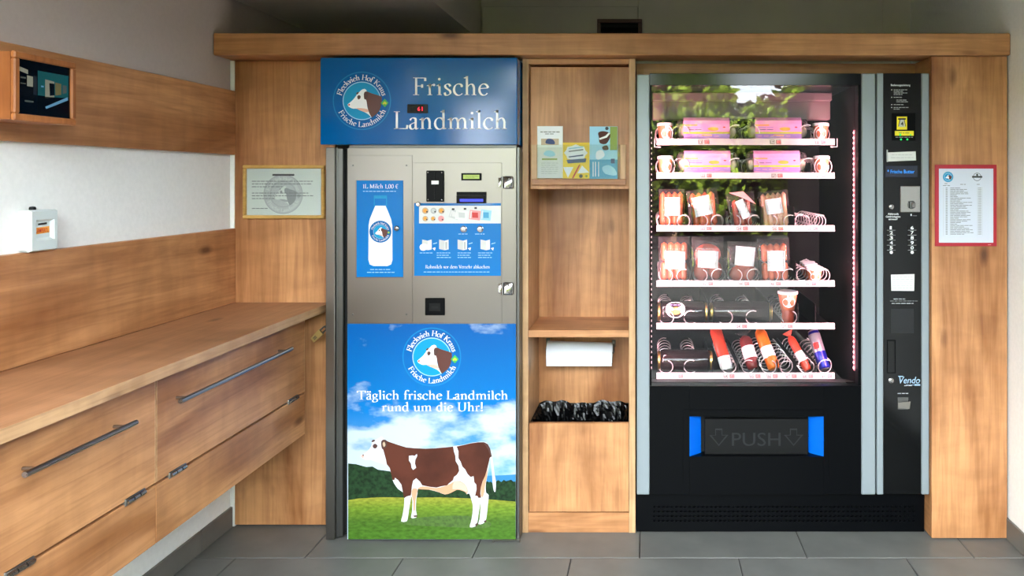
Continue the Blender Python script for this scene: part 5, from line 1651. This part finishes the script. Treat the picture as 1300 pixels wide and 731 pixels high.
# --- vacuum packs with sausages (local: x right, y back, z up, base at z = 0)
def sausage(mb, x, z0, z1, y, r, mat, bend=0.0):
    n = 12; pts = []; rr = []
    for i in range(n + 1):
        q = i / n
        pts.append((x + bend * math.sin(PI * q), y, z0 + (z1 - z0) * q))
        e = min(q, 1 - q) * (z1 - z0) / r
        rr.append(r * (math.sqrt(max(0.02, 1 - (1 - min(1, e)) ** 2))))
    mb.tube(pts, rr, mat, 10)
def pack(name, label, w, h, xs, mat, r, z0, z1, lab, seed, rows=1, chunk=False):
    t = proto(name, label, 'sausage pack', 'vacuum packs in the vending machine')
    rd = random.Random(seed)
    if chunk:
        for (cx, cz, rx, rz) in xs:
            mb = MB(); mb.ball((cx, .018, cz), (rx, .015, rz), mat, 14, 10); mb.build('meat_piece', t)
    else:
        for x in xs:
            if rows == 2:
                for a, b in ((z0, (z0 + z1) / 2 - .001), ((z0 + z1) / 2 + .001, z1)):
                    mb = MB(); sausage(mb, x, a, b, .016, r, mat, rd.uniform(-.002, .002)); mb.build('sausage', t)
            else:
                mb = MB(); sausage(mb, x, z0, z1, .016, r, mat, rd.uniform(-.003, .003)); mb.build('sausage', t)
    # the film bag: a pillow that follows the contents, flat sealed rim
    nu, nv = 14, 18; vs = []; fs = []
    for side in (-1, 1):
        for j in range(nv + 1):
            for i in range(nu + 1):
                u, v = i / nu, j / nv
                e = (min(u, 1 - u, .18) / .18) * (min(v, 1 - v, .12) / .12)
                puff = .0215 * math.sin(min(1, e) * PI / 2) * (1.0 if v < .75 else max(.15, 1 - (v - .75) * 3.2))
                wr = .0016 * math.sin(u * 37 + seed) * math.sin(v * 29 + seed * 2) * e
                vs.append(((u - .5) * w + rd.uniform(-.0006, .0006), .018 + side * (puff + .0008) + wr, v * h))
    st = (nu + 1) * (nv + 1)
    for sd in (0, 1):
        for j in range(nv):
            for i in range(nu):
                a = sd * st + j * (nu + 1) + i
                q = (a, a + 1, a + nu + 2, a + nu + 1)
                fs.append(q if sd == 0 else q[::-1])
    MB().add(vs, fs, 'film', True).build('film_bag', t)
    # label, slightly curved
    lx, lz, lw, lh, tilt = lab
    vs = []; fs = []
    for i in range(7):
        u = i / 6 - .5
        for v in (-.5, .5):
            x = u * lw; z = v * lh
            vs.append((lx + x * math.cos(tilt) - z * math.sin(tilt), -.0062 + .004 * (2 * u) ** 2, lz + z * math.cos(tilt) + x * math.sin(tilt)))
    fs = [(2 * i, 2 * i + 2, 2 * i + 3, 2 * i + 1) for i in range(6)]
    lb = MB().add(vs, fs, 'label_paper', True).build('paper_label', t)
    p = Print(lambda u, v, l: (lx + (u * math.cos(tilt) - -v * math.sin(tilt)), -.0066 + .004 * (2 * u / lw) ** 2 - l, lz + -v * math.cos(tilt) + u * math.sin(tilt)), .0001)
    for k in range(6):
        v = -lh * .38 + k * lh * .15
        p.words(-lw * .42, lw * .1 if k in (0, 5) else lw * .40, v, .0009, 'print_violet' if k % 2 else 'print_grey', 1, seed * 10 + k, .004, .012, .002)
    p.build('label_print', lb)
    return t
K = 3.165 / FPX          # metres per pixel on the product plane
def at(u, ri, y=3.165):
    return (PX(u, y), y, tray_z(ri) + .001)
a = pack('sausage_pack', 'vacuum pack of orange sausages with a square label, first in the third tray', 33 * K, 50 * K, [-.036, -.012, .012, .036], 'sausage_orange', .0125, .008, .150, (0.002, .088, .062, .075, 0), 1)
place(a, at(853, 2), (-.10, 0, 0))
a = pack('sausage_pack', 'tilted vacuum pack of orange sausages beside the square-labelled pack', 40 * K, 50 * K, [-.040, -.014, .012, .038], 'sausage_orange', .0130, .008, .150, (-.006, .092, .072, .080, .10), 2)
place(a, at(897, 2), (-.10, -.12, 0))
a = pack('sausage_pack', 'slack vacuum pack with slanting label and folded pink top', 36 * K, 46 * K, [-.026, 0.0, .024], 'sausage_red', .0125, .006, .120, (.002, .078, .036, .080, .32), 3)
mb = MB().add([(-.048, -.010, .150), (.010, -.016, .150), (.058, -.012, .092), (-.004, -.014, .128), (-.048, -.008, .150), (.010, -.0145, .150), (.058, -.0105, .092), (-.004, -.0125, .128)], [(0, 1, 2, 3), (7, 6, 5, 4), (0, 4, 5, 1), (1, 5, 6, 2), (2, 6, 7, 3), (3, 7, 4, 0)], 'print_pink')
mb.build('folded_top', a)
place(a, at(945, 2), (-.10, -.10, 0))
a = pack('sausage_pack', 'vacuum pack of long pale sausages with a striped label', 38 * K, 48 * K, [-.042, -.021, 0, .021, .042], 'sausage_pale', .0112, .006, .148, (-.004, .090, .068, .062, .04), 4)
place(a, at(987, 2), (-.10, -.10, 0))
a = pack('sausage_pack', 'vacuum pack of red-orange sausage pairs, first in the fourth tray', 40 * K, 58 * K, [-.042, -.014, .014, .042], 'sausage_orange', .0140, .008, .165, (.004, .092, .082, .072, -.02), 5, 2)
place(a, at(856, 3), (-.08, 0, 0))
a = pack('meat_pack', 'vacuum pack of red meat with a white label, second in the fourth tray', 41 * K, 58 * K, [(-.03, .045, .03, .038), (.03, .05, .03, .04), (0, .115, .055, .045), (-.02, .09, .03, .05)], 'meat', .014, 0, 0, (.000, .095, .084, .070, -.04), 6, 1, True)
place(a, at(899, 3), (-.08, 0, 0))
a = pack('meat_pack', 'vacuum pack of dark meat with a crumpled label, third in the fourth tray', 40 * K, 52 * K, [(-.02, .035, .035, .032), (.025, .04, .03, .034), (0.01, .07, .04, .03)], 'meat', .014, 0, 0, (.006, .108, .080, .078, -.06), 7, 1, True)
place(a, at(943, 3), (-.08, .03, 0))
a = pack('sausage_pack', 'bulging vacuum pack of orange sausages beside the white cups', 41 * K, 56 * K, [-.040, -.013, .014, .040], 'sausage_orange', .0140, .008, .160, (.006, .088, .074, .082, -.03), 8, 2)
place(a, at(985, 3), (-.08, -.04, 0))

# --- clear egg cartons with printed sleeve
def carton(label, w):
    t = proto('egg_carton', label, 'egg carton', 'egg cartons in the upper trays')
    h, d = 31 * K, .105
    n = 6
    for j, (z, y) in enumerate(((.026, .030), (.026, .075))):
        for i in range(n):
            mb = MB(); mb.ball((-w / 2 + w * (i + .5) / n, y, z + .020), (.0185, .0185, .0235), 'egg_shell', 12, 8); mb.build('egg', t)
    # wavy clear shell
    nu, nv = 48, 12; vs = []; fs = []
    for i in range(nu + 1):
        u = i / nu
        endf = math.sin(min(u, 1 - u, .06) / .06 * PI / 2)
        for k in range(nv):
            a = 2 * PI * k / nv
            ca, sa = math.cos(a), math.sin(a)
            sq_ = lambda c: math.copysign(abs(c) ** .5, c)
            wv = 1 + .05 * math.cos(u * n * 2 * PI)
            vs.append(((u - .5) * (w + .008), d / 2 + sq_(ca) * d / 2 * (.55 + .45 * endf) * wv, h / 2 + sq_(sa) * h / 2 * (.6 + .4 * endf)))
    for i in range(nu):
        for k in range(nv):
            k2 = (k + 1) % nv
            fs.append((i * nv + k, i * nv + k2, (i + 1) * nv + k2, (i + 1) * nv + k))
    fs.append(list(range(nv))); fs.append([nu * nv + k for k in range(nv)][::-1])
    MB().add(vs, fs, 'clear_tray', True).build('clear_shell', t)
    # paper sleeve: front face, rounded, over the top
    a0, a1 = -w * .40, w * .37
    sec = [(-.004, .006), (-.0065, .014), (-.0065, h - .026), (-.004, h - .010), (.004, h + .001), (.016, h + .004), (d - .01, h + .004), (d + .004, h - .012), (d + .004, .02)]
    vs = [(x, y, z) for x in (a0, a1) for y, z in sec]
    ns_ = len(sec)
    sl = MB().add(vs, [(i, ns_ + i, ns_ + i + 1, i + 1) for i in range(ns_ - 1)], 'print_magenta', False).build('paper_sleeve', t)
    W_ = a1 - a0
    p = Print(lambda u, v, l: (a0 + W_ * u, -.0068 - l, h - .026 - (h - .040) * v), .0002)
    p.rect(.0, .52, 1, .64, 'print_lime', 1); p.pg([(0, .64), (1, .64), (1, .96), (.55, .9), (.3, 1.0), (0, .9)], 'print_violet', 1)
    p.rect(.0, .02, .3, .10, 'print_orange', 2)
    p.shape([(.52, .30), (.60, .20), (.74, .24), (.74, .40), (.60, .44)], 'print_orange', 2, smooth=3)
    p.words(.05, .45, .22, .05, 'print_violet', 2, 5, .08, .2, .02); p.words(.1, .4, .36, .04, 'print_navy', 2, 6, .05, .15, .02)
    p.words(.05, .8, .80, .05, 'print_magenta', 2, 7, .08, .2, .04); p.disc(.88, .2, .03, 'print_red', 2, 10, .05)
    p.rect(.4, .70, .62, .76, 'print_orange', 2)
    p.build('sleeve_print', sl)
    return t
e1 = carton('clear egg carton with pink sleeve in the top tray, nearer the silver edge', 76 * K)
place(e1, at(898, 0, 3.158))
e2 = clone(e1, 'clear egg carton with pink sleeve in the top tray, beside the cup'); place(e2, at(989, 0, 3.158))
e3 = clone(e1, 'clear egg carton with pink sleeve in the second tray, below the mirrored trees'); place(e3, at(899, 1, 3.158))
e4 = clone(e1, 'clear egg carton with pink sleeve in the second tray, next to a small cup'); place(e4, at(987, 1, 3.158))

# --- small cups with a round label
def cup(label, s=1.0, group='small cups in the vending machine'):
    t = proto('spread_cup', label, 'cup', group)
    m = MB().lathe([(0, 0), (.022 * s, 0), (.0235 * s, .002), (.031 * s, .056 * s), (.031 * s, .057 * s), (0, .057 * s)], (0, 0, 0), (0, 0, 1), 'cup_orange', 22)
    m.build('cup_body', t)
    m = MB().lathe([(.0295 * s, .052 * s), (.0335 * s, .052 * s), (.0335 * s, .060 * s), (.031 * s, .0615 * s), (.029 * s, .060 * s), (0, .060 * s)], (0, 0, 0), (0, 0, 1), 'label_paper', 22)
    m.build('cup_lid', t)
    vs = []; N_ = 20                # oval label wrapped on the tapered front, with a strap up to the lid
    rad = lambda z: (.0235 + (z / s - .002) / .054 * .0075) * s + .0006
    cz, hh, ww = .026 * s, .017 * s, .85
    vs.append((0, -rad(cz), cz))
    for k in range(N_):
        a = 2 * PI * k / N_; z = cz + hh * math.sin(a); th = ww * math.cos(a)
        vs.append((rad(z) * math.sin(th), -rad(z) * math.cos(th), z))
    m = MB().add(vs, [(0, 1 + k, 1 + (k + 1) % N_) for k in range(N_)], 'label_paper', True)
    sv = [(rad(z) * math.sin(th), -rad(z) * math.cos(th), z) for z, th in ((.040 * s, -.22), (.040 * s, .22), (.052 * s, .22), (.052 * s, -.22))]
    m.add(sv, [(0, 1, 2, 3)], 'label_paper')
    m.build('cup_label', t)
    return t
c1 = cup('orange cup with white lid, front one of the row of four cups')
place(c1, at(1034, 3, 3.17))
for k, (u, y, lb) in enumerate(((1031, 3.25, 'white-lidded cup second in the row of four cups'), (1028, 3.33, 'white-lidded cup third in the row of four cups'), (1025, 3.41, 'white-lidded cup at the very back of the row of four cups'))):
    c = clone(c1, lb); place(c, at(u, 3, y))
for (u, ri, lb) in ((844.5, 0, 'orange cup with round label at the start of the top tray'), (1042, 0, 'orange cup with round label at the end of the top tray'), (845, 1, 'orange cup with round label at the start of the second tray'), (1043, 1, 'orange cup with round label at the end of the second tray')):
    c = clone(c1, lb); place(c, at(u, ri, 3.175), (-.05, 0, .25 if u < 900 else -.15)); c.scale = (1.0, 1.0, 1.32)

# tall cup standing on a can in the fifth tray
c = cup('orange cup with white rim standing on a brown can in the fifth tray', 1.25); place(c, (PX(1000, 3.19), 3.19, tray_z(4) + .060))
m = MB().lathe([(0, 0), (.026, 0), (.027, .002), (.027, .056), (.026, .058), (0, .058)], (PX(1000, 3.19), 3.19, tray_z(4) + .0012), (0, 0, 1), 'meat', 20)
m.lathe([(.0262, .0), (.0285, .0), (.0285, .004), (.0262, .004)], (PX(1000, 3.19), 3.19, tray_z(4) + .0012), (0, 0, 1), 'gold_lid', 20)
tag(m.build('food_can'), 'brown can under the white-rimmed cup in the fifth tray', 'can')

# --- dark glass jars lying on their side
def jar(label, u0, u1, v, ri, lid_left, lid_right, oval):
    y = 3.20; x0, x1 = PX(u0, y), PX(u1, y); z = PZ(v, y); r = .046
    z = tray_z(ri) + r + .0012
    t = thing('glass_jar', label, 'jar', ((x0 + x1) / 2, y, z - r), 'dark glass jars in the lower trays')
    L_ = x1 - x0
    m = MB().lathe([(0, .006), (r * .8, .006), (r * .95, .010), (r, .02), (r, L_ - .02), (r * .95, L_ - .010), (r * .8, L_ - .006), (0, L_ - .006)], (x0, y, z), (1, 0, 0), 'dark_glass', 24); m.build('glass_body', t)
    m = MB().lathe([(0, .010), (r * .88, .012), (r * .93, .02), (r * .93, L_ - .02), (r * .88, L_ - .012), (0, L_ - .010)], (x0, y, z), (1, 0, 0), 'jar_fill', 20); m.build('contents', t)
    for on, xx, s in ((lid_left, x0, 1), (lid_right, x1, -1)):
        if on:
            m = MB().lathe([(0, -.003), (r * .80, -.003), (r * .86, -.001), (r * .86, .008), (r * .82, .010)], (xx, y, z), (s, 0, 0), 'gold_lid', 24); m.build('lid', t)
    if oval:
        cx = PX(oval, y); N_ = 22; vs = [(cx, y - r - .0008, z)]
        R2 = r + .0008
        for k in range(N_):
            a = 2 * PI * k / N_; th = .80 * math.sin(a) + .42
            vs.append((cx + .040 * math.cos(a), y - R2 * math.cos(th), z + R2 * math.sin(th)))
        vs[0] = (cx, y - R2 * math.cos(.42), z + R2 * math.sin(.42))
        lb = MB().add(vs, [(0, 1 + k, 1 + (k + 1) % N_) for k in range(N_)], 'print_white', True).build('oval_label', t)
        p = Print(lambda u, v, l: (cx + .040 * u, y - (R2 + l) * math.cos(.42 - .8 * v), z + (R2 + l) * math.sin(.42 - .8 * v)), .0006)
        p.shape([(-.55, .35), (-.3, -.1), (.2, -.2), (.55, .1), (.4, .5), (-.2, .6)], 'print_orange', 1, smooth=3); p.words(-.6, .6, -.5, .14, 'print_violet', 1, 3, .2, .4, .1)
        p.build('label_print', lb)
jar('dark glass jar with a pale oval label lying in the fifth tray', 836, 897, 379, 4, True, True, 857)
jar('unlabelled dark glass jar lying in the fifth tray beside the brown can', 902, 978, 379, 4, True, True, None)
jar('dark glass jar lying at the start of the bottom tray', 836, 903, 440, 5, True, True, None)

# --- wrapped goods leaning in the bottom tray
def leaner(name, label, cat, u0, v0, u1, v1, r, build):
    """item standing on the bottom tray and leaning back: its axis runs from pixel (u0,v0) near the front to (u1,v1)"""
    y0 = 3.162 + r; zb_ = tray_z(5) + r * .55
    a = Vector((PX(u0, y0), y0, zb_))
    hgt = (v0 - v1) * 3.2 / FPX; lean = .55
    y1 = y0 + hgt * lean
    b = Vector((PX(u1, y1), y1, PZ(v1, y1)))
    t = thing(name, label, cat, (a.x, a.y, tray_z(5)), 'wrapped snacks in the bottom tray')
    build(t, a, (b - a).normalized(), (b - a).length, r)
    return t
def wrapped(body, label_c, tip, l0, l1):
    def f(t, a, ax, L_, r):
        pr = [(0, 0), (r * .75, 0), (r * .95, .006), (r, .02), (r * .98, L_ * .5), (r, L_ * .8), (r * .8, L_ * .88), (r * .45, L_ * .93), (r * .30, L_ * .95)]
        MB().lathe(pr, a, ax, body, 16).build('sausage', t)
        MB().lathe([(r * 1.005, L_ * l0), (r * 1.03, L_ * l0 + .001), (r * 1.03, L_ * l1 - .001), (r * 1.005, L_ * l1)], a, ax, label_c, 16).build('paper_band', t)
        sd = ax.cross(Vector((0, 1, 0))).normalized(); vs = []; N_ = 9     # gathered film end
        b = a + ax * L_ * .94
        fwd = sd.cross(ax)
        m = MB(); ring0 = []; ring1 = []
        for k in range(16):
            th = 2 * PI * k / 16; w = 1.0 + .35 * (k % 2)
            dr = sd * math.cos(th) + fwd * math.sin(th) * .35
            ring0.append(b + dr * r * .32); ring1.append(b + ax * L_ * .12 + dr * r * w)
        m.add(ring0 + ring1, [(k, (k + 1) % 16, 16 + (k + 1) % 16, 16 + k) for k in range(16)], tip, True)
        m.build('gathered_end', t)
    return f
def bar(body, low):
    def f(t, a, ax, L_, r):
        sd = Vector((1, 0, 0)) - ax * ax.x; sd.normalize(); nn = sd.cross(ax)
        prof = [(0, .85, .10), (.06, 1.0, .35), (.3, .98, .50), (.7, .96, .50), (.92, 1.0, .35), (1.0, .85, .10)]
        vs = []; fs = []; n = 12
        for q, w, th in prof:
            for k in range(n):
                an = 2 * PI * k / n
                vs.append(a + ax * L_ * q + sd * r * w * math.cos(an) + nn * r * th * math.sin(an))
        mb = MB(); base_ = 0
        mb.add(vs, [(i * n + k, i * n + (k + 1) % n, (i + 1) * n + (k + 1) % n, (i + 1) * n + k) for i in range(1, 5) for k in range(n)], body, True)
        mb.add(vs, [(k, (k + 1) % n, n + (k + 1) % n, n + k) for k in range(n)], low, True)
        mb.build('wrapper', t)
        v2 = [a + ax * L_ * q + sd * r * 1.03 * math.cos(2 * PI * k / n) + nn * r * .53 * math.sin(2 * PI * k / n) for q in (.05, .30) for k in range(n)]
        MB().add(v2, [(k, (k + 1) % n, n + (k + 1) % n, n + k) for k in range(n)], low, True).build('paper_band', t)
    return f
leaner('snack_bar', 'flat red-orange wrapped snack with a white lower end, in the bottom tray', 'snack', 923, 470, 908, 417, .026, bar('wrapper_red', 'label_paper'))
leaner('salami_sausage', 'dark red salami with white band and gathered film in the bottom tray', 'sausage', 957, 470, 944, 424, .027, wrapped('salami', 'label_paper', 'film', .28, .62))
leaner('wrapped_sausage', 'bright orange sausage with white band, tallest in the bottom tray', 'sausage', 983, 470, 962, 414, .026, wrapped('wrapper_orange', 'label_paper', 'film', .26, .50))
leaner('wrapped_sausage', 'slim red-orange sausage with white band beside the blue can', 'sausage', 1026, 468, 1001, 424, .018, wrapped('wrapper_red', 'label_paper', 'wrapper_red', .25, .50))
def can_(t, a, ax, L_, r):
    pr = [(0, 0), (r * .8, 0), (r, .006), (r, L_ * .42), (r, L_ * .43), (r, L_ * .90), (r * .86, L_ * .97), (r * .86, L_), (0, L_)]
    MB().lathe(pr, a, ax, 'can_blue', 20, ['can_silver', 'can_blue', 'can_blue', 'can_blue', 'can_silver', 'can_blue', 'can_silver', 'can_silver']).build('can_body', t)
    sd = Vector((1, 0, 0)) - ax * ax.x; sd.normalize(); nn = sd.cross(ax)
    if nn.y > 0: nn = -nn
    vs = [a + ax * L_ * q + (sd * math.sin(th) + nn * math.cos(th)) * (r + .0006) for q in (.50, .66) for th in (-.9, -.6, -.3, 0.0)]
    MB().add(vs, [(k, k + 1, 5 + k, 4 + k) for k in range(3)], 'print_red', True).build('can_print', t)
leaner('drink_can', 'slim blue and silver drink can leaning in the bottom tray', 'can', 1047, 466, 1032, 420, .0255, can_)
